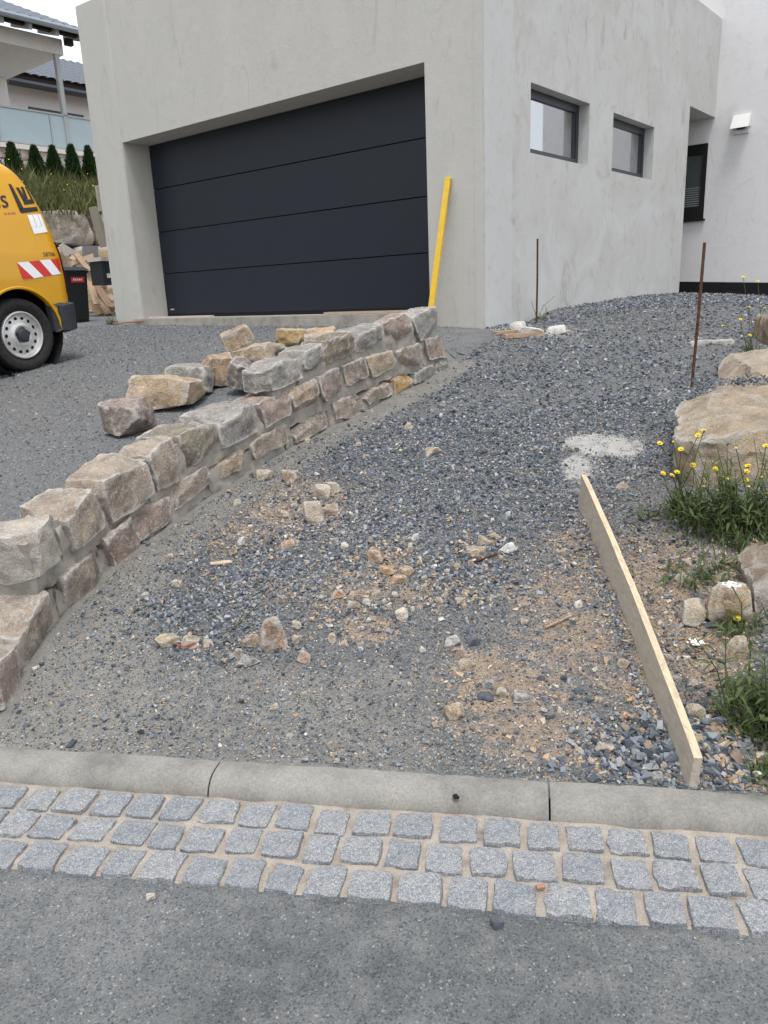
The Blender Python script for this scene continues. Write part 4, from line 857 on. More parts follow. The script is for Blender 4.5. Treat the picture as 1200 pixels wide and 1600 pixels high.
for k, ((px, py), wpx, hpx, dp, rz, tl, col, lab) in enumerate(LB):
    d = ray(px, py); t = 2.
    while (O3 + d * t)[2] > z_drive(*(O3 + d * t)[:2]) and t < 30: t += .02
    p = O3 + d * t; dist = t; sc = dist / F; p = p + np.array([d[0], d[1], 0]) * dp / 2
    zb = min(float(z_drive(p[0], p[1])), 9.); p[2] = zb - .012
    col = tuple(min(.6, q * 1.16) for q in col); c = hexbox(p, wpx * sc * .96, dp, hpx * sc * .92, rz * .6, tl, .90, .07, np.random.RandomState(90 + k))
    lowz = min(q[2] for q in c); c = [q - np.array([0, 0, lowz - (zb - .012)]) for q in c]
    V, Fc = rock(c, (15, 12, 11), .08, 13, .010, 12, 1800 + k, (.84, .97), 14, (.95, 1.08)); o = mesh_obj('loose_block', V, Fc, 'limestone', smooth=24); o.color = (*col, 1); tag(o, lab, 'stone', 'loose wall stones on the driveway')

# ---------------------------------------------------------------- big slabs and rocks on the right bank
def bigrock(name, corners, seed, col, lab, n=(22, 18, 12), amp=.03, freq=4., rnd=.16, chips=9, deep=(.80, .95), cat='boulder'):
    V, Fc = rock(corners, (n[0] * 2, n[1] * 2, n[2] * 2), rnd * .6, chips + 10, amp, freq, seed, deep, 16, (.93, 1.08)); o = mesh_obj(name, V, Fc, 'boulder_stone', smooth=26); o.color = (*col, 1); return tag(o, lab, cat)
bigrock('stone_slab', [(1.46, 3.72, .22), (2.75, 3.50, .20), (3.6, 4.6, .25), (1.95, 4.95, .25), (1.45, 3.78, .755), (2.8, 3.55, .72), (3.65, 4.65, .80), (1.93, 4.95, .775)], 41, (.45, .365, .27), 'big sandy boulder slab at the right edge with weeds growing in front', amp=.026, freq=6.5)
bigrock('stone_slab', [(2.0, 4.98, .30), (3.7, 4.70, .3), (4.3, 6.2, .4), (2.85, 6.25, .4), (1.98, 4.98, .80), (3.72, 4.72, .84), (4.35, 6.2, .95), (2.82, 6.25, .93)], 42, (.47, .39, .30), 'second sandy slab, higher up the edge behind the big boulder', amp=.026, freq=6.5)
bigrock('boulder', [(3.25, 6.55, .6), (4.3, 6.3, .6), (4.6, 7.2, .6), (3.4, 7.3, .6), (3.32, 6.6, 1.22), (4.3, 6.4, 1.25), (4.5, 7.1, 1.25), (3.45, 7.2, 1.22)], 43, (.36, .26, .17), 'upright brown boulder at the right edge beside the upper gravel', n=(14, 12, 10))
bigrock('boulder', [(1.34, 2.60, -.02), (2.0, 2.45, -.02), (2.1, 3.05, .05), (1.45, 3.15, .05), (1.38, 2.66, .405), (2.0, 2.55, .42), (2.05, 3.0, .45), (1.48, 3.05, .42)], 44, (.36, .295, .235), 'grey and tan boulder at the right edge below the weeds', n=(16, 12, 12), amp=.025)
bigrock('boulder', [(1.32, 2.33, -.05), (1.75, 2.2, -.05), (1.8, 2.55, 0), (1.36, 2.6, 0), (1.34, 2.36, .22), (1.75, 2.25, .23), (1.78, 2.5, .24), (1.38, 2.56, .23)], 45, (.27, .225, .18), 'brown boulder at the right edge under the grey and tan one', n=(12, 10, 10), amp=.02)

# ---------------------------------------------------------------- loose rocks and pebbles on the path: one thing each
CREAM, TN, OR, WH, GY, DK, PK = (.50, .43, .33), (.42, .32, .215), (.47, .285, .155), (.66, .65, .62), (.26, .265, .265), (.075, .083, .098), (.40, .29, .22)
RK = [(495, 799, 33, 42, CREAM, 'upright cream rock, tallest of the pale group near the wall foot'), (503, 772, 27, 19, CREAM, 'rounded cream rock behind the upright cream rock'), (522, 765, 24, 16, CREAM, 'flattish pale rock at the top of the cream group'), (518, 797, 22, 22, PK, 'pinkish rock leaning on the upright cream rock'),
 (425, 996, 46, 52, (.40, .30, .225), 'pointed pinkish tan rock, largest on the lower path'), (394, 1004, 26, 20, TN, 'small tan rock touching the left of the pointed rock'), (268, 1003, 34, 19, (.50, .41, .25), 'yellowish flat rock leftmost on the lower path'), (299, 1005, 29, 15, CREAM, 'pale flat rock right of the yellowish one'), (327, 1004, 15, 18, CREAM, 'small upright pale chip beside the two flat rocks'),
 (390, 1034, 38, 20, GY, 'crumbly grey mortar lump below the pointed rock'), (474, 1028, 22, 17, PK, 'round brownish pebble right of the pointed rock'), (411, 744, 23, 18, CREAM, 'cream rock on the mortar strip at the wall foot'), (455, 748, 25, 17, TN, 'tan rock just right of the mortar strip'),
 (795, 859, 27, 16, (.85, .85, .86), 'bright white chip in the middle of the path'), (755, 847, 22, 18, TN, 'tan rock at the top of the trio left of the white chip'), (744, 863, 27, 14, TN, 'slanted tan rock in the trio left of the white chip'), (773, 839, 20, 10, TN, 'flat tan rock nearest the white chip'),
 (630, 962, 22, 17, (.66, .60, .47), 'pale square pebble at the lower edge of the loose gravel'), (589, 868, 26, 28, OR, 'orange clay lump, largest in the middle of the gravel'), (604, 893, 20, 17, OR, 'orange clay crumb below the largest clay lump'), (635, 893, 19, 17, OR, 'orange clay crumb right of the largest clay lump'), (624, 906, 24, 12, OR, 'flat orange clay crumb lowest of the group'),
 (706, 1004, 21, 16, WH, 'white angular stone on the compacted path'), (728, 1036, 26, 17, TN, 'tan stone below the white angular stone'), (722, 1021, 18, 16, PK, 'pinkish grey stone between the white and the tan stone'), (739, 1004, 18, 14, DK, 'dark stone right of the white angular stone'), (712, 1113, 29, 28, TN, 'tan rock, lowest of the larger ones near the kerb'), (819, 1092, 30, 22, GY, 'grey rock on the sandy patch'), (765, 1071, 20, 16, GY, 'smaller grey rock left of the sandy patch'), (758, 1090, 25, 14, DK, 'dark angular stone beside the small cream cube'), (782, 1083, 15, 14, CREAM, 'small cream cube shaped stone near the grey rock'),
 (1135, 955, 58, 62, (.44, .33, .20), 'egg shaped tan rock on the bank beneath a white flower head'), (1084, 966, 32, 34, CREAM, 'cracked pale rock left of the egg shaped tan rock'), (1152, 1012, 34, 46, TN, 'leaning tan rock below the egg shaped rock'), (1084, 1114, 25, 19, CREAM, 'rounded cream stone right of the plank'), (1022, 1212, 21, 28, GY, 'largest light grey stone left of the plank near the kerb'), (946, 1170, 25, 15, CREAM, 'cream flat stone in the coarse gravel left of the plank'), (972, 761, 19, 12, PK, 'pinkish stone beyond the far end of the plank'), (974, 1038, 17, 16, TN, 'tan round stone touching the middle of the plank'),
 (450, 852, 27, 13, OR, 'flat orange tan stone in the gravel below the cream group'), (677, 709, 27, 8, TN, 'flat tan chip on the upper gravel')]
SM = [(370, 786, 13, CREAM), (375, 848, 15, WH), (267, 871, 11, CREAM), (276, 914, 15, CREAM), (225, 931, 12, CREAM), (446, 806, 16, CREAM), (459, 791, 11, CREAM), (374, 1022, 18, PK), (465, 980, 16, CREAM), (464, 1001, 18, TN), (518, 998, 16, TN), (491, 948, 13, TN), (530, 930, 20, OR), (551, 932, 16, OR), (551, 948, 17, TN), (644, 954, 14, TN), (686, 939, 15, CREAM), (720, 942, 16, TN), (695, 931, 13, CREAM), (649, 840, 15, WH), (641, 858, 11, TN), (619, 931, 13, CREAM), (572, 943, 15, WH), (638, 666, 15, TN), (698, 893, 10, CREAM), (713, 886, 11, TN), (758, 886, 10, PK), (860, 885, 11, TN), (817, 972, 12, TN), (871, 1018, 12, TN), (904, 945, 13, WH), (1044, 1029, 14, CREAM), (1099, 1046, 14, TN), (1112, 1044, 14, TN), (1084, 1069, 15, CREAM), (1131, 1093, 14, TN), (969, 1196, 15, TN), (428, 1107, 13, CREAM), (453, 1150, 11, CREAM), (660, 1015, 9, WH), (540, 852, 12, WH), (523, 846, 12, GY), (655, 880, 11, OR), (663, 905, 9, TN), (590, 928, 13, TN), (600, 940, 11, CREAM), (735, 880, 9, TN), (915, 848, 10, TN), (880, 864, 12, TN), (895, 1020, 10, PK), (935, 1095, 11, TN), (905, 1080, 12, DK), (880, 1060, 12, DK), (845, 1060, 12, DK), (905, 1175, 14, TN), (925, 1190, 12, TN), (870, 1190, 10, TN), (1060, 905, 16, CREAM), (1075, 880, 14, TN), (1030, 925, 14, TN), (1020, 870, 12, CREAM), (1000, 955, 13, PK), (350, 745, 9, GY), (690, 650, 8, WH), (693, 631, 9, TN), (480, 690, 9, TN), (575, 715, 9, TN), (560, 695, 10, TN), (600, 742, 10, CREAM), (640, 1068, 9, CREAM), (475, 1085, 10, TN), (520, 1180, 9, TN), (528, 1190, 11, PK), (310, 1075, 9, GY), (700, 1140, 10, GY), (665, 1160, 10, GY)]
def pebble(px, py, w_, h_, col, lab, grp, seed, n=(6, 5, 5)):
    pt = 'pointed pink' in lab; egg = lab.startswith('egg')
    p = hit(px, py + h_ * .42); sc = np.linalg.norm(p - O3) / F * .98; W_, H_ = w_ * sc, h_ * sc * 1.05; rs = np.random.RandomState(seed)
    dirv = np.array([p[0], p[1], 0]); dirv /= np.linalg.norm(dirv); D_ = W_ * rs.uniform(.65, .95); dep_ = abs(ray(px, py)[2]) / np.linalg.norm(ray(px, py)); H_ = min(max(.34 * W_, (H_ - D_ * dep_ * .85) / .85), (.95 if pt or egg or w_ > 30 else .66) * W_); p = p + dirv * D_ * .42; p[2] = Z(p[0], p[1]) - .22 * H_
    V, Fc = rock(hexbox(p, W_ * 1.08, D_, H_ * 1.22, math.atan2(-dirv[0], dirv[1]) + rs.uniform(-.4, .4), (rs.uniform(-.15, .15), rs.uniform(-.2, .2)), (.42 if pt else .72 if egg else rs.uniform(.45, .9)), .08 if pt or egg else .22, rs), n, .8 if egg else .30, 14, W_ * .05, 1.8 / W_, seed, (.58, .9))
    o = mesh_obj('loose_rock' if w_ > 19 else 'pebble', V, Fc, 'dark_stone' if col == DK else 'limestone', smooth=28); o.color = (*col, 1); return tag(o, lab, 'rock' if w_ > 19 else 'pebble', grp)
for k, (px, py, a, b, col, lab) in enumerate(RK): pebble(px, py, a, b, col, lab, 'larger loose rocks on the path and bank', 2000 + k, (8, 7, 7))
KIND = {CREAM: ('cream', 'cream limestone'), TN: ('tan', 'tan limestone'), OR: ('orange', 'orange clay'), WH: ('white', 'white stone'), GY: ('grey', 'light grey stone'), DK: ('dark', 'dark stone'), PK: ('pink', 'pinkish stone')}
ANC = [(495, 799, 'upright cream rock'), (425, 996, 'pointed pinkish rock'), (268, 1003, 'yellowish flat rock'), (390, 1034, 'grey mortar lump'), (795, 859, 'bright white chip'), (589, 868, 'largest orange clay lump'), (630, 962, 'pale square pebble'), (706, 1004, 'white angular stone'), (712, 1113, 'tan rock near the kerb'), (819, 1092, 'grey rock on the sandy patch'), (1135, 955, 'egg shaped tan rock'), (1022, 1212, 'largest light grey stone by the plank'), (1084, 1114, 'rounded cream stone right of the plank'), (974, 1038, 'tan round stone touching the plank'), (411, 744, 'cream rock at the wall foot'), (677, 709, 'flat tan chip'), (474, 1028, 'round brownish pebble')]
def near_text(px, py):
    x, y, t = min(ANC, key=lambda q: math.hypot(q[0] - px, q[1] - py)); dx, dy = px - x, py - y; far_ = '' if math.hypot(dx, dy) > 55 else 'just '
    return far_ + (('right of' if dx > 0 else 'left of') if abs(dx) > abs(dy) else ('in front of' if dy > 0 else 'behind')) + ' the ' + t
for k, (px, py, a, col) in enumerate(SM): pebble(px, py, a, a * .8, col, 'small %s pebble %s' % (KIND[col][1], near_text(px, py)), 'small %s pebbles on the path' % KIND[col][0], 2200 + k)

# ---------------------------------------------------------------- plank, rods, level, battens and bits
a0 = on_z(1073, 1236, .045); a1 = on_z(899, 797, 0.)
pb = hit(902, 792); pa = hit(1072, 1234)
pa = np.array([pa[0] + .0, pa[1] - .0, Z(pa[0], pa[1])])
dv = pb - pa; dv[2] = 0; L_ = np.linalg.norm(dv); dv /= L_; sd = np.array([dv[1], -dv[0], 0]); V = []; ns = 30; TH = .024
tops = {0: on_z(1088, 1182, .16), 1: None}
zn = pa[2] + .108; zf = pb[2] + .172; lean = -.03
V = []; Fc = []
for i in range(ns + 1):
    t = i / ns; p = pa + dv * L_ * t; p = p + sd * .012 * math.sin(t * 3.1); zt = zn + (zf - zn) * t + .003 * float(vnoise(np.array([t * 9, 0., 4.]))); zb = zt - .185; w0 = sd * lean
    if i == 0: zt -= .004
    V += [np.array([p[0], p[1], zb]), np.array([p[0], p[1], zb]) + sd * TH, np.array([p[0], p[1], zt]) + sd * (TH + lean * -1 * .5), np.array([p[0], p[1], zt]) + sd * (lean * -.5)]
Fm = []
for i in range(ns):
    for k in range(4): Fc.append((i * 4 + k, (i + 1) * 4 + k, (i + 1) * 4 + (k + 1) % 4, i * 4 + (k + 1) % 4)); Fm.append(1 if k == 2 else 0)
Fc += [(0, 1, 2, 3), (ns * 4 + 3, ns * 4 + 2, ns * 4 + 1, ns * 4)]; Fm += [0, 1]
o = mesh_obj('plank', V, Fc, ['board_pale', 'board_edge']); o.data.polygons.foreach_set('material_index', Fm); tag(o, 'long pale wooden plank set on edge from the kerb along the path', 'plank')
def rod(px0, py0, px1, py1, r_, lab, dx=0., Y=None):
    p = hit(px0, py0) if Y is None else at_y(px0, py0, Y); q = at_y(px1, py1, p[1] + dx); m = MB().tube([p - np.array([0, 0, .12]), (p + q) / 2 + np.array([.004, 0, 0]), q], r_, 8); return tag(m.build('iron_rod', 'rust', smooth=60), lab, 'rod', 'rusty marking rods')
rod(1080, 606, 1101, 379, .0115, 'rusty iron rod leaning slightly in the gravel beside the right boulders')
rod(838, 506, 840, 373, .0105, 'rusty iron rod standing upright by the garage corner wall')
p = B(-5.0, FV - .30, 0); p = on_v(671, 484, FV - .28); q = on_v(700, 280, FV - .025)
p[2] = p[2] - .10
m = MB().bar(p, q, .066, .022, tuple(-VX)); lv = m.build('straightedge', 'yellow_paint'); tag(lv, 'yellow straightedge leaning against the right garage pillar', 'straightedge')
d = (q - p) / np.linalg.norm(q - p); s_ = np.cross(d, -VX); s_ /= np.linalg.norm(s_)
MB().bar(q, q + d * .012, .070, .026, tuple(-VX)).build('end_cap', 'petal_yellow', lv); mid = p + (q - p) * .42; nv = np.cross(s_, d)
for k in (-1, 1): MB().bar(mid + s_ * .02 * k + nv * .013 * -1 - d * .03, mid + s_ * .02 * k + nv * -.013 + d * .03, .014, .006, tuple(-VX)).build('slot', 'logo_dark', lv)
def small_batten(px0, py0, px1, py1, w_, t_, lab):
    a, b = hit(px0, py0), hit(px1, py1); a[2] += t_ / 2; b[2] += t_ / 2; m = MB().bar(a, b, w_, t_); tag(m.build('batten', 'scrap_wood'), lab, 'batten', 'battens at the garage corner')
small_batten(788, 529, 848, 525, .06, .04, 'longer wooden batten lying on the gravel by the garage corner'); small_batten(772, 523, 806, 520, .09, .03, 'shorter wooden batten lying nearest the garage corner')
for k, (px, py, a, b, lab) in enumerate(((832, 521, 34, 12, 'white chalky lump at the foot of the upright rod'), (868, 520, 30, 9, 'white chalky crumb right of the upright rod'), (808, 513, 22, 10, 'white chalky lump beside the garage corner'))):
    pebble(px, py, a, b, (.78, .77, .75), lab, 'white lumps at the garage corner', 2600 + k)
p = hit(1112, 536); c = hexbox(p - np.array([0, 0, .02]), .40, .10, .045, R(-8)); V, Fc = rock(c, (8, 3, 3), .2, 5, .008, 9, 2700); o = mesh_obj('concrete_strip', V, Fc, 'limestone', smooth=40); o.color = (.46, .45, .43, 1); tag(o, 'pale flat concrete strip lying on the upper gravel near the brown boulder', 'concrete')
def stick(pts, r_, mat, lab, cat, name):
    P3 = [hit(*q) + np.array([0, 0, r_ * 1.2 + .006]) for q in pts]; tag(MB().tube(P3, r_, 6).build(name, mat, smooth=60), lab, cat)
stick([(852, 985), (872, 976), (893, 966)], .005, 'scrap_wood', 'thin brown twig lying on the sandy part of the path', 'twig', 'twig')
stick([(740, 882), (758, 876), (777, 869)], .005, 'rust', 'dark twig lying in the gravel below the tan trio', 'twig', 'twig')
stick([(333, 1005), (370, 980), (405, 945)], .0025, 'leaf_dry', 'dry grass stalk lying beside the pointed rock', 'stalk', 'dry_stalk')
stick([(968, 1124), (980, 1127)], .006, 'hose_orange', 'orange cigarette end lying in the gravel left of the plank', 'cigarette end', 'cigarette_end')
q = on_z(838, 1387, .022); tag(MB().tube([q, q + np.array([.022, .004, 0])], .006, 8).build('cigarette_end', 'hose_orange', smooth=60), 'orange cigarette end lying on the granite setts', 'cigarette end')
for k, (px, py) in enumerate(((284, 1013), (296, 1016), (305, 1012))):
    pass
pts = [hit(x, y) + np.array([0, 0, .018]) for x, y in ((274, 1012), (288, 1017), (299, 1013), (308, 1009))]; tag(MB().tube(pts, .0038, 5).build('plastic_scrap', 'red_plastic'), 'scrap of red orange plastic tucked under the flat pale rocks', 'scrap')
p = hit(346, 882); V, Fc = rock(hexbox(p, .105, .035, .012, R(15), (0, .05)), (6, 4, 2), .3, 6, .004, 14, 2801); o = mesh_obj('wood_chip', V, Fc, 'board_edge', smooth=40); tag(o, 'flat wood chip lying on the gravel right of the wall', 'wood chip')
q = on_z(778, 1447, .0); V, Fc = rock(hexbox(q, .030, .026, .020, .4), (5, 4, 4), .3, 8, .003, 40, 2802); o = mesh_obj('pebble', V, Fc, 'dark_stone', smooth=40); tag(o, 'single dark stone lying on the asphalt below the setts', 'pebble')
q = on_z(712, 1246, .052); V, Fc = rock(hexbox(q, .016, .02, .008, .3), (5, 4, 3), .5, 5, .002, 40, 2804); tag(mesh_obj('tar_spot', V, Fc, 'rubber_black', smooth=40), 'small black tar spot stuck on the kerb', 'tar spot')
q = on_z(235, 1405, .0); V, Fc = rock(hexbox(q, .022, .018, .012, .4), (5, 4, 4), .3, 8, .003, 40, 2803); o = mesh_obj('pebble', V, Fc, 'limestone', smooth=40); o.color = (.5, .42, .32, 1); tag(o, 'single cream pebble lying on the asphalt below the setts', 'pebble')
# strips lying on the garage threshold, hose at its left end
MB().bar(B(-10.3, 7.18, 1.238), B(-8.9, 7.22, 1.238), .07, .02); a = MB().bar(B(-10.3, 7.16, 1.240), B(-8.95, 7.25, 1.240), .07, .022); tag(a.build('edging_strip', 'cardboard'), 'pale strip lying on the threshold at the left end of the garage door', 'strip')
a = MB().bar(B(-6.7, 7.2, 1.242), B(-5.35, 7.22, 1.242), .10, .026); tag(a.build('edging_strip', 'board_edge'), 'pale board lying on the threshold at the right end of the garage door', 'strip')
pts = [B(-11.0 + t * .9, 6.95 + .06 * math.sin(t * 4), 0) for t in np.linspace(0, 1, 8)]; pts = [np.array([p[0], p[1], Z(p[0], p[1]) + .02 + .04 * i / 7]) for i, p in enumerate(pts)]; tag(MB().tube(pts, .014, 6).build('cable', 'hose_orange', smooth=60), 'reddish cable lying at the foot of the left garage pillar', 'cable')

# ---------------------------------------------------------------- weeds
def leaf(V, Fc, p, d, L_, w_, droop, rs, up=np.array([0, 0, 1.])):
    d = d / np.linalg.norm(d); s_ = np.cross(d, up); s_ /= (np.linalg.norm(s_) + 1e-6); b = len(V); N_ = 4
    for i in range(N_ + 1):
        t = i / N_; q = p + d * L_ * t - up * droop * L_ * t * t; ww = w_ * math.sin(math.pi * min(.97, .12 + t * .86)) * .5; V.append(q - s_ * ww + up * ww * .35); V.append(q + s_ * ww + up * ww * .35)
    for i in range(N_): Fc.append((b + 2 * i, b + 2 * i + 1, b + 2 * i + 3, b + 2 * i + 2))
def weed(px, py, lab, cat, n_leaf, L_, spread, stems, seed, mat='leaf_green', ywh=None, lift=0.):
    rs = np.random.RandomState(seed); p0 = hit(px, py) if ywh is None else np.array(ywh); p0 = p0 + np.array([0, 0, lift])
    t_ = empty('flowering_weed' if stems else 'green_weed', p0, lab, cat, 'weeds on the bank'); V = []; Fc = []
    for k in range(n_leaf * 2):
        a = rs.uniform(0, 6.28); r_ = spread * rs.rand() ** .6; q = p0 + np.array([math.cos(a) * r_, math.sin(a) * r_, 0]); q[2] = max(q[2] - .05, Z(q[0], q[1])) - .01; b = rs.uniform(0, 6.28)
        leaf(V, Fc, q, np.array([math.cos(b), math.sin(b), rs.uniform(.5, 1.9) if k % 2 else rs.uniform(1.6, 4.)]), L_ * rs.uniform(.5, 1.35), L_ * rs.uniform(.03, .11), rs.uniform(.15, .8), rs)
    for (ex, ey, kind) in stems: pass
    SV = MB()
    for (ex, ey, kind) in stems:
        e = at_y(ex, ey, p0[1] + rs.uniform(-.06, .04)); s0 = p0 + np.array([rs.uniform(-.05, .05), rs.uniform(-.04, .04), -.01]); md = (s0 + e) / 2 + np.array([rs.uniform(-.03, .03), rs.uniform(-.02, .02), .03])
        SV.tube([s0, md, e], [.0030, .0024, .0018], 5)
        for k in range(5): q = s0 + (md - s0) * rs.uniform(.2, 1.); b = rs.uniform(0, 6.28); leaf(V, Fc, q, np.array([math.cos(b), math.sin(b), .8]), L_ * .5, L_ * .06, .3, rs)
        fm = MB(); r_ = {'y': .0130, 'b': .005, 'w': .030}[kind]
        if kind == 'w':
            for k in range(38):
                a = rs.uniform(0, 6.28); r2 = r_ * math.sqrt(rs.rand()); c = e + np.array([math.cos(a) * r2, math.sin(a) * r2 * .9, rs.uniform(0, .006)]); fm.add([c + np.array([math.cos(q) * .0052, math.sin(q) * .0052, 0]) for q in np.linspace(0, 6.28, 6)[:-1]] + [c + np.array([0, 0, .004])], [(i, (i + 1) % 5, 5) for i in range(5)])
            fm.build('flower_head', 'petal_white', t_)
        else:
            tl = np.array([rs.uniform(-.5, .5), rs.uniform(-.9, -.2), 1.]); tl /= np.linalg.norm(tl); a1 = np.cross(tl, (1, 0, 0)); a1 /= np.linalg.norm(a1); a2 = np.cross(tl, a1)
            for k in range(14):
                a = 6.283 * k / 14; dd = math.cos(a) * a1 + math.sin(a) * a2; sd_ = -math.sin(a) * a1 + math.cos(a) * a2; fm.add([e + dd * r_ * .15 - sd_ * .001, e + dd * r_ + tl * r_ * .3 - sd_ * r_ * .2, e + dd * r_ * 1.06 + tl * r_ * .2 + sd_ * r_ * .2, e + dd * r_ * .15 + sd_ * .001], [(0, 1, 2, 3)])
            fm.add([e + tl * r_ * .42 + (math.cos(q) * a1 + math.sin(q) * a2) * r_ * .45 for q in np.linspace(0, 6.28, 8)[:-1]] + [e + tl * r_ * .75], [(i, (i + 1) % 7, 7) for i in range(7)]); fm.build('flower_head', 'petal_yellow', t_)
            MB().tube([e - tl * r_ * .9, e + tl * r_ * .2], [r_ * .2, r_ * .42], 6).build('calyx', 'stem', t_)
    if n_leaf >= 90:
        for _ in range(34):
            a = rs.uniform(0, 6.28); r_ = spread * rs.rand() ** .5 * 1.1; s0 = p0 + np.array([math.cos(a) * r_, math.sin(a) * r_ * .7, 0]); s0[2] = Z(s0[0], s0[1]) - .01; hh = rs.uniform(.12, .36); e = s0 + np.array([rs.uniform(-.12, .12), rs.uniform(-.12, .08), hh]); md = (s0 + e) / 2 + np.array([rs.uniform(-.03, .03), rs.uniform(-.03, .03), .03])
            SV.tube([s0, md, e], [.0026, .002, .0012], 4)
            for k in range(9):
                f_ = rs.uniform(.12, 1.); q = (s0 + (md - s0) * f_ * 2 if f_ < .5 else md + (e - md) * (f_ * 2 - 1)); b = rs.uniform(0, 6.28); leaf(V, Fc, q, np.array([math.cos(b), math.sin(b), rs.uniform(.1, 1.)]), rs.uniform(.035, .085), rs.uniform(.006, .016), rs.uniform(.2, .8), rs)
    if SV.V: SV.build('stem', 'stem', t_)
    mesh_obj('foliage', V, Fc, mat, t_, smooth=180)
weed(1063, 800, 'tall weed with thin stems and yellow flowers at the left corner of the big boulder', 'weed', 60, .14, .10, [(1031, 693, 'y'), (1064, 702, 'y'), (1083, 727, 'y'), (1036, 740, 'y'), (1050, 743, 'y'), (1058, 738, 'y'), (1091, 680, 'y'), (1100, 673, 'y'), (1052, 690, 'b')], 81)
weed(1125, 815, 'dense green weed with yellow flowers in front of the big boulder', 'weed', 95, .17, .20, [(1118, 733, 'y'), (1141, 748, 'y'), (1165, 750, 'y'), (1169, 728, 'y'), (1167, 737, 'y'), (1175, 765, 'b'), (1100, 760, 'b'), (1130, 745, 'b'), (1150, 770, 'b'), (1110, 775, 'b'), (1140, 785, 'b')], 82)
weed(1180, 830, 'bushy green weed with one yellow flower at the right edge under the big boulder', 'weed', 95, .18, .20, [(1197, 697, 'y'), (1150, 700, 'b'), (1170, 760, 'b'), (1190, 745, 'b'), (1185, 790, 'b'), (1198, 770, 'b')], 83)
weed(1105, 900, 'sparse trailing weed on the sandy bank below the dense weeds', 'weed', 34, .15, .16, [(1036, 935, 'y'), (1064, 965, 'y'), (1077, 933, 'y'), (1095, 929, 'y')], 84)
weed(1165, 985, 'thin weed with white flower heads beside the egg shaped rock', 'weed', 34, .12, .09, [(1143, 915, 'w'), (1087, 1004, 'w'), (1152, 967, 'y')], 85)
weed(1195, 1130, 'green weed clump at the right edge above the kerb', 'weed', 150, .13, .12, [], 86)
weed(1200, 1215, 'small grassy weed at the right edge touching the kerb', 'weed', 40, .10, .05, [], 87)
weed(1110, 965, 'small dark weed growing between the pale rocks on the bank', 'weed', 26, .09, .05, [], 88)
weed(1160, 1085, 'low weed with thin leaves left of the clump at the right edge', 'weed', 40, .10, .07, [(1165, 1100, 'b')], 92)
weed(1010, 812, 'broad leaved green weed left of the tall yellow flowers', 'weed', 7, .17, .04, [], 89)
p = on_v(1180, 520, 9); weed(1172, 548, 'spindly weed with pale yellow flowers by the upper brown boulder', 'weed', 24, .10, .08, [(1161, 433, 'y'), (1184, 440, 'y'), (1170, 480, 'y'), (1130, 509, 'y'), (1157, 499, 'y'), (1172, 524, 'y'), (1195, 482, 'y')], 90)
weed(178, 507, 'small green weed growing at the foot of the left garage pillar', 'weed', 46, .16, .14, [], 91)
weed(845, 500, 'dry weed growing at the foot of the upright rod by the garage', 'weed', 12, .14, .05, [(830, 470, 'b'), (852, 475, 'b'), (868, 462, 'b')], 93, 'leaf_dry')

# ---------------------------------------------------------------- gravel: loose stone chips as stuff
ICO = None
def chip_shapes(k, seed, hi=True):
    out = []; rs = np.random.RandomState(seed); ph = (1 + 5 ** .5) / 2
    v = np.array([(-1, ph, 0), (1, ph, 0), (-1, -ph, 0), (1, -ph, 0), (0, -1, ph), (0, 1, ph), (0, -1, -ph), (0, 1, -ph), (ph, 0, -1), (ph, 0, 1), (-ph, 0, -1), (-ph, 0, 1)]) / math.hypot(1, ph)
    f = np.array([(0, 11, 5), (0, 5, 1), (0, 1, 7), (0, 7, 10), (0, 10, 11), (1, 5, 9), (5, 11, 4), (11, 10, 2), (10, 7, 6), (7, 1, 8), (3, 9, 4), (3, 4, 2), (3, 2, 6), (3, 6, 8), (3, 8, 9), (4, 9, 5), (2, 4, 11), (6, 2, 10), (8, 6, 7), (9, 8, 1)])
    if hi:
        v = np.array([(x, y, z) for x in (-1, 1) for y in (-1, 1) for z in (-1, 1)]) * .62; f = np.array([(0, 1, 3), (0, 3, 2), (4, 6, 7), (4, 7, 5), (0, 4, 5), (0, 5, 1), (2, 3, 7), (2, 7, 6), (0, 2, 6), (0, 6, 4), (1, 5, 7), (1, 7, 3)])
    else:
        v = np.array([(1, 0, 0), (-1, 0, 0), (0, 1, 0), (0, -1, 0), (0, 0, 1), (0, 0, -1.)]); f = np.array([(4, 0, 2), (4, 2, 1), (4, 1, 3), (4, 3, 0), (5, 2, 0), (5, 1, 2), (5, 3, 1), (5, 0, 3)])
    for _ in range(k):
        w_ = v + rs.normal(0, .20, v.shape)
        for _ in range(4):
            d = rs.normal(0, 1, 3); d /= np.linalg.norm(d); w_ = w_ - np.maximum(w_ @ d - rs.uniform(.45, .7), 0)[:, None] * d
        out.append(w_ * np.array([1., rs.uniform(.6, .9), rs.uniform(.38, .65)]))
    return out, f
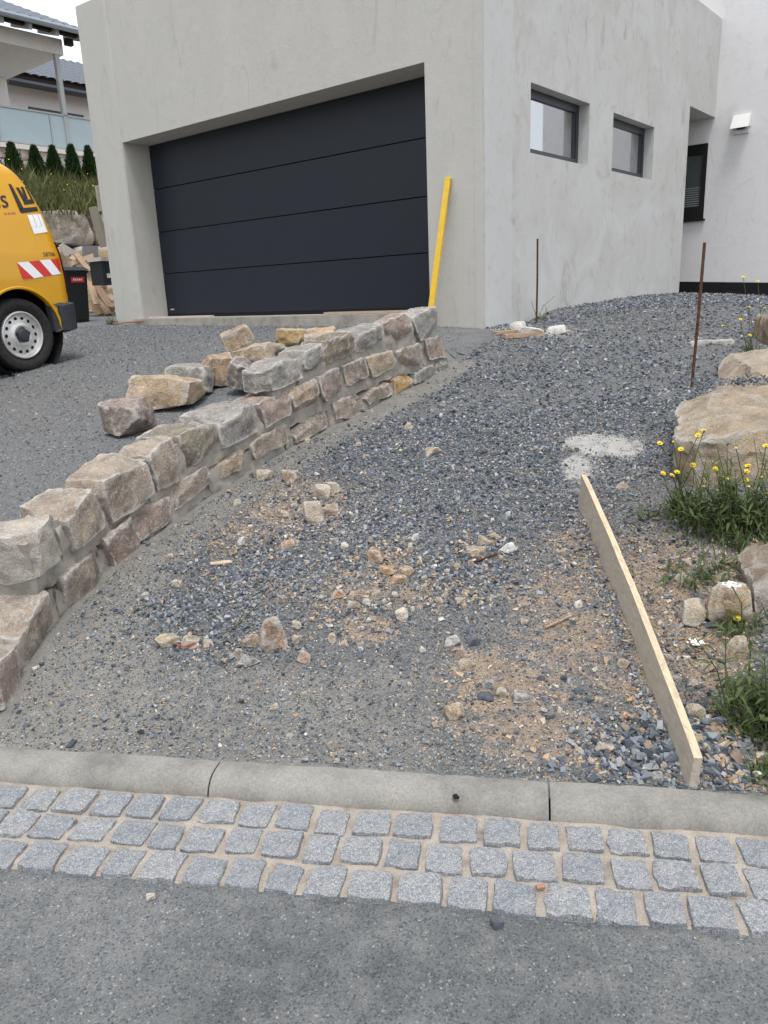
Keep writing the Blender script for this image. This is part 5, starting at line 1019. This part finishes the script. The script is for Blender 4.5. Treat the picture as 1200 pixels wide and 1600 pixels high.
def scatter(name, P, size, tint, seed, label, cat, hi=True, mat='gravel'):
    rs = np.random.RandomState(seed); shapes, f = chip_shapes(14, seed, hi); N_ = len(P); S = np.array(shapes)[rs.randint(0, 14, N_)]
    q = rs.normal(0, 1, (N_, 4)); q[:, 1:3] *= .38; q /= np.linalg.norm(q, axis=1)[:, None]; w_, x, y, z = q.T
    Rm = np.stack([1 - 2 * (y * y + z * z), 2 * (x * y - z * w_), 2 * (x * z + y * w_), 2 * (x * y + z * w_), 1 - 2 * (x * x + z * z), 2 * (y * z - x * w_), 2 * (x * z - y * w_), 2 * (y * z + x * w_), 1 - 2 * (x * x + y * y)], -1).reshape(-1, 3, 3)
    V = np.einsum('nij,nkj->nki', Rm, S) * size[:, None, None] + P[:, None, :]; nv = S.shape[1]
    V = V.reshape(-1, 3).astype('f'); Fc = (f[None] + (np.arange(N_) * nv)[:, None, None]).reshape(-1, 3)
    me = bpy.data.meshes.new(name); me.vertices.add(len(V)); me.vertices.foreach_set('co', V.ravel()); me.loops.add(Fc.size); me.loops.foreach_set('vertex_index', Fc.astype('i').ravel()); me.polygons.add(len(Fc)); me.polygons.foreach_set('loop_start', np.arange(0, Fc.size, 3, dtype='i')); me.update(); me.validate(); me.shade_flat()
    ca = me.color_attributes.new('tint', 'FLOAT_COLOR', 'POINT'); ca.data.foreach_set('color', np.repeat(np.concatenate([tint, np.ones((N_, 1))], 1), nv, 0).astype('f').ravel()); me.materials.append(MT[mat])
    o = bpy.data.objects.new(name, me); C.objects.link(o); tag(o, label, cat, kind='stuff'); return o
BLUE = np.array([(.085, .099, .118), (.125, .142, .166), (.165, .184, .21), (.215, .234, .258), (.12, .128, .138), (.29, .30, .31), (.06, .07, .085)])
WARMC = np.array([(.40, .31, .21), (.45, .38, .29), (.38, .27, .17), (.50, .46, .40), (.33, .26, .20)])
def tints(rs, n, warm): 
    t = BLUE[rs.randint(0, len(BLUE), n)] * rs.uniform(.75, 1.3, (n, 1)); k = rs.rand(n) < warm; t[k] = WARMC[rs.randint(0, len(WARMC), k.sum())] * rs.uniform(.7, 1.15, (k.sum(), 1)); return t
# (pixel blob, radii, weight): where the coarse chips lie thick
DENSE = [(400, 900, 170, 75, .75), (350, 970, 130, 55, .9), (640, 820, 190, 110, .85), (720, 890, 110, 65, 1.), (800, 760, 150, 90, .9), (600, 720, 150, 60, .8), (850, 600, 330, 95, 1.1), (820, 690, 220, 70, 1.), (1000, 1175, 110, 55, 1.2), (1100, 1150, 110, 75, 1.1), (1150, 1210, 90, 45, 1.), (1060, 1020, 50, 40, .7), (520, 960, 120, 45, .7), (960, 770, 40, 40, .6), (700, 560, 70, 60, .7), (1000, 830, 60, 50, .4), (750, 1075, 60, 30, .35), (230, 1130, 60, 25, .3), (580, 840, 80, 60, .7), (900, 860, 60, 40, .4), (1060, 860, 50, 40, .4)]
def dens(P):
    px, py = project(P); d = np.zeros(len(P))
    for x, y, a, b, k in DENSE: d = np.maximum(d, k * np.exp(-(((px - x) / a) ** 2 + ((py - y) / b) ** 2) ** 1.3))
    wd = P[:, 0] - wall_x(P[:, 1]); d *= np.where(P[:, 1] < 6.9, sstep(.14, .34, wd), 1)
    for x, y, a, b, k in CEM[:4]: d *= 1 - .85 * np.exp(-(((px - x) / a) ** 2 + ((py - y) / b) ** 2))
    d = np.maximum(d, .10 - .055 * sstep(1010, 1060, py) * sstep(850, 700, px))
    for x, y, a, b, k in CEM[:4]: d *= 1 - .82 * (((px - x) / a) ** 2 + ((py - y) / b) ** 2 < .9)
    nz = n2(P[:, 0], P[:, 1], 5, 8); return np.clip(d * (1 + .7 * nz), 0, 1.3), px, py
rs = np.random.RandomState(123)
def sample(n, x0, x1, y0, y1):
    P = np.stack([rs.uniform(x0, x1, n), rs.uniform(y0, y1, n)], -1); P = P[(kdist(P[:, 0], P[:, 1]) > .012) & (P[:, 0] > wall_x(P[:, 1]) + .04) & INB(P[:, 0], P[:, 1])]
    return np.concatenate([P, z_ground(P[:, 0], P[:, 1])[:, None]], 1)
# near coarse chips
P = sample(265000, -1.6, 2.5, 1.85, 5.4); d, px, py = dens(P); P = P[(rs.rand(len(P)) < d * .46) & (px > -60) & (px < 1420)]; n = len(P)
size = np.exp(rs.normal(math.log(.0078), .42, n)).clip(.003, .021); d2, px, py = dens(P); big_ = np.exp(-(((px - 1060) / 150) ** 2 + ((py - 1180) / 70) ** 2)); size *= 1 + .75 * big_
P[:, 2] += size * rs.uniform(.05, .6, n); scatter('path_gravel', P, size, tints(rs, n, .05 + .45 * mask_path(P)[:, 0]), 51, 'loose dark blue grey stone chips spread over the path', 'gravel')
# fine grit everywhere
P = sample(190000, -1.6, 2.0, 1.85, 5.2); px, py = project(P); wd = P[:, 0] - wall_x(P[:, 1]); keep = (px > -40) & (px < 1250) & (rs.rand(len(P)) < .62 + .2 * sstep(.1, .5, wd))
for x, y, a, b, k in CEM[:4]: keep &= ~((((px - x) / a) ** 2 + ((py - y) / b) ** 2 < .8) & (rs.rand(len(P)) < .80))
P = P[keep]; n = len(P)
size = np.exp(rs.normal(math.log(.0040), .38, n)).clip(.0016, .009); P[:, 2] += size * .3; scatter('path_grit', P, size, tints(rs, n, .16 + .6 * mask_path(P)[:, 0] + .14 * mask_path(P)[:, 1]) * (1 + .02 * mask_path(P)[:, 1:2]), 52, 'fine grey and tan grit pressed into the path', 'gravel', False)
n = 900; t_ = rs.rand(n); P = np.stack([2.05 + 1.6 * t_, 5.02 - .26 * t_, .79 + .05 * t_], -1) + np.stack([rs.normal(0, .05, n), rs.normal(0, .08, n), rs.uniform(.0, .03, n)], -1); size = np.exp(rs.normal(math.log(.010), .35, n)).clip(.004, .02); scatter('slab_gravel', P, size, tints(rs, n, .05), 58, 'grey chips caught in the joint between the two sandy slabs', 'gravel')
# pale rubble strewn over the middle of the path
RUB = [(495, 800, 70, 45), (590, 880, 60, 40), (430, 850, 80, 40), (310, 1000, 60, 18), (570, 940, 90, 28), (700, 930, 80, 25), (750, 860, 45, 28), (470, 980, 70, 30), (720, 1040, 40, 40), (880, 880, 50, 40), (930, 1120, 90, 60)]
P = sample(90000, -1.4, 1.3, 1.9, 4.6); px, py = project(P); dd = np.zeros(len(P))
for x, y, a, b in RUB: dd = np.maximum(dd, np.exp(-(((px - x) / a) ** 2 + ((py - y) / b) ** 2)))
P = P[rs.rand(len(P)) < dd * .05 + .0012]; n = len(P); size = np.exp(rs.normal(math.log(.0095), .40, n)).clip(.004, .021); P[:, 2] += size * rs.uniform(.1, .5, n); scatter('path_rubble', P, size, WARMC[rs.randint(0, 5, n)] * rs.uniform(.85, 1.2, (n, 1)), 59, 'pale tan and cream rubble strewn over the middle of the path', 'rubble')
# tan rubble on the soil bank, chips banked up along the plank
P = sample(60000, .7, 2.0, 1.9, 4.3); px, py = project(P); dd = np.exp(-(((px - 1075) / 95) ** 2 + ((py - 950) / 120) ** 2)) * (px > 905); P = P[rs.rand(len(P)) < dd * .10]; n = len(P)
size = np.exp(rs.normal(math.log(.0085), .45, n)).clip(.003, .024); P[:, 2] += size * rs.uniform(.0, .45, n); scatter('bank_rubble', P, size, tints(rs, n, .68), 56, 'tan and grey rubble strewn over the soil bank right of the plank', 'rubble')
tt = rs.rand(2600); P = np.stack([pa[0] + dv[0] * L_ * tt, pa[1] + dv[1] * L_ * tt], -1) + np.where(rs.rand(2600) < .6, rs.uniform(-.05, -.004, 2600), rs.uniform(.028, .08, 2600))[:, None] * sd[:2]; P = np.concatenate([P, z_ground(P[:, 0], P[:, 1])[:, None]], 1)
size = np.exp(rs.normal(math.log(.0062), .45, 2600)).clip(.002, .016); P[:, 2] += size * .3; scatter('plank_gravel', P, size, tints(rs, 2600, .25), 57, 'chips and grit lying along the foot of the plank', 'gravel', False)
# far chips
P = sample(60000, -.4, 6.5, 5.2, 9.0); d, px, py = dens(P); far = P[(rs.rand(len(P)) < np.maximum(d, .55 * (P[:, 1] > 6.8)) * .75) & (px > 560) & (px < 1260)]; P = far; n = len(P)
size = np.exp(rs.normal(math.log(.0125), .35, n)).clip(.006, .026); P[:, 2] += size * rs.uniform(.05, .5, n); scatter('upper_gravel', P, size, tints(rs, n, .02), 53, 'dark blue grey crushed stone covering the upper path', 'gravel', False)
n = 26000; P = np.stack([rs.uniform(.8, 7.5, n), rs.uniform(8.6, 14.5, n)], -1); uu = P @ UX[:2]; vv = P @ VX[:2]; P = P[(uu > U1 + .02) & (vv < WV - .05)]; P = np.concatenate([P, z_ground(P[:, 0], P[:, 1])[:, None]], 1); px, py = project(P); P = P[(px < 1260)]; n = len(P)
size = np.exp(rs.normal(math.log(.016), .3, n)).clip(.008, .03); P[:, 2] += size * rs.uniform(.05, .5, n); scatter('terrace_gravel', P, size, tints(rs, n, .02) * 1.05, 54, 'grey crushed stone beside the garage and the white house', 'gravel', False)
# driveway: fine chips rolled flat
n = 60000; P = np.stack([rs.uniform(-5.2, 1.0, n), rs.uniform(2.3, 12.5, n)], -1); P = P[(P[:, 0] < wall_x(P[:, 1]) - .25) & (P @ VX[:2] < FV - .1) & (kdist(P[:, 0], P[:, 1]) > .02)]; P = np.concatenate([P, z_ground(P[:, 0], P[:, 1])[:, None]], 1); px, py = project(P); P = P[(px > -40) & (py < 860)]; n = len(P)
size = np.exp(rs.normal(math.log(.0085), .35, n)).clip(.004, .018); P[:, 2] += size * .10; t = tints(rs, n, .012); scatter('driveway_gravel', P, size, t * .9 + .03, 55, 'fine grey chippings rolled into the driveway surface', 'gravel', False)

for o in bpy.data.objects:
    if '_o' in o: del o['_o']
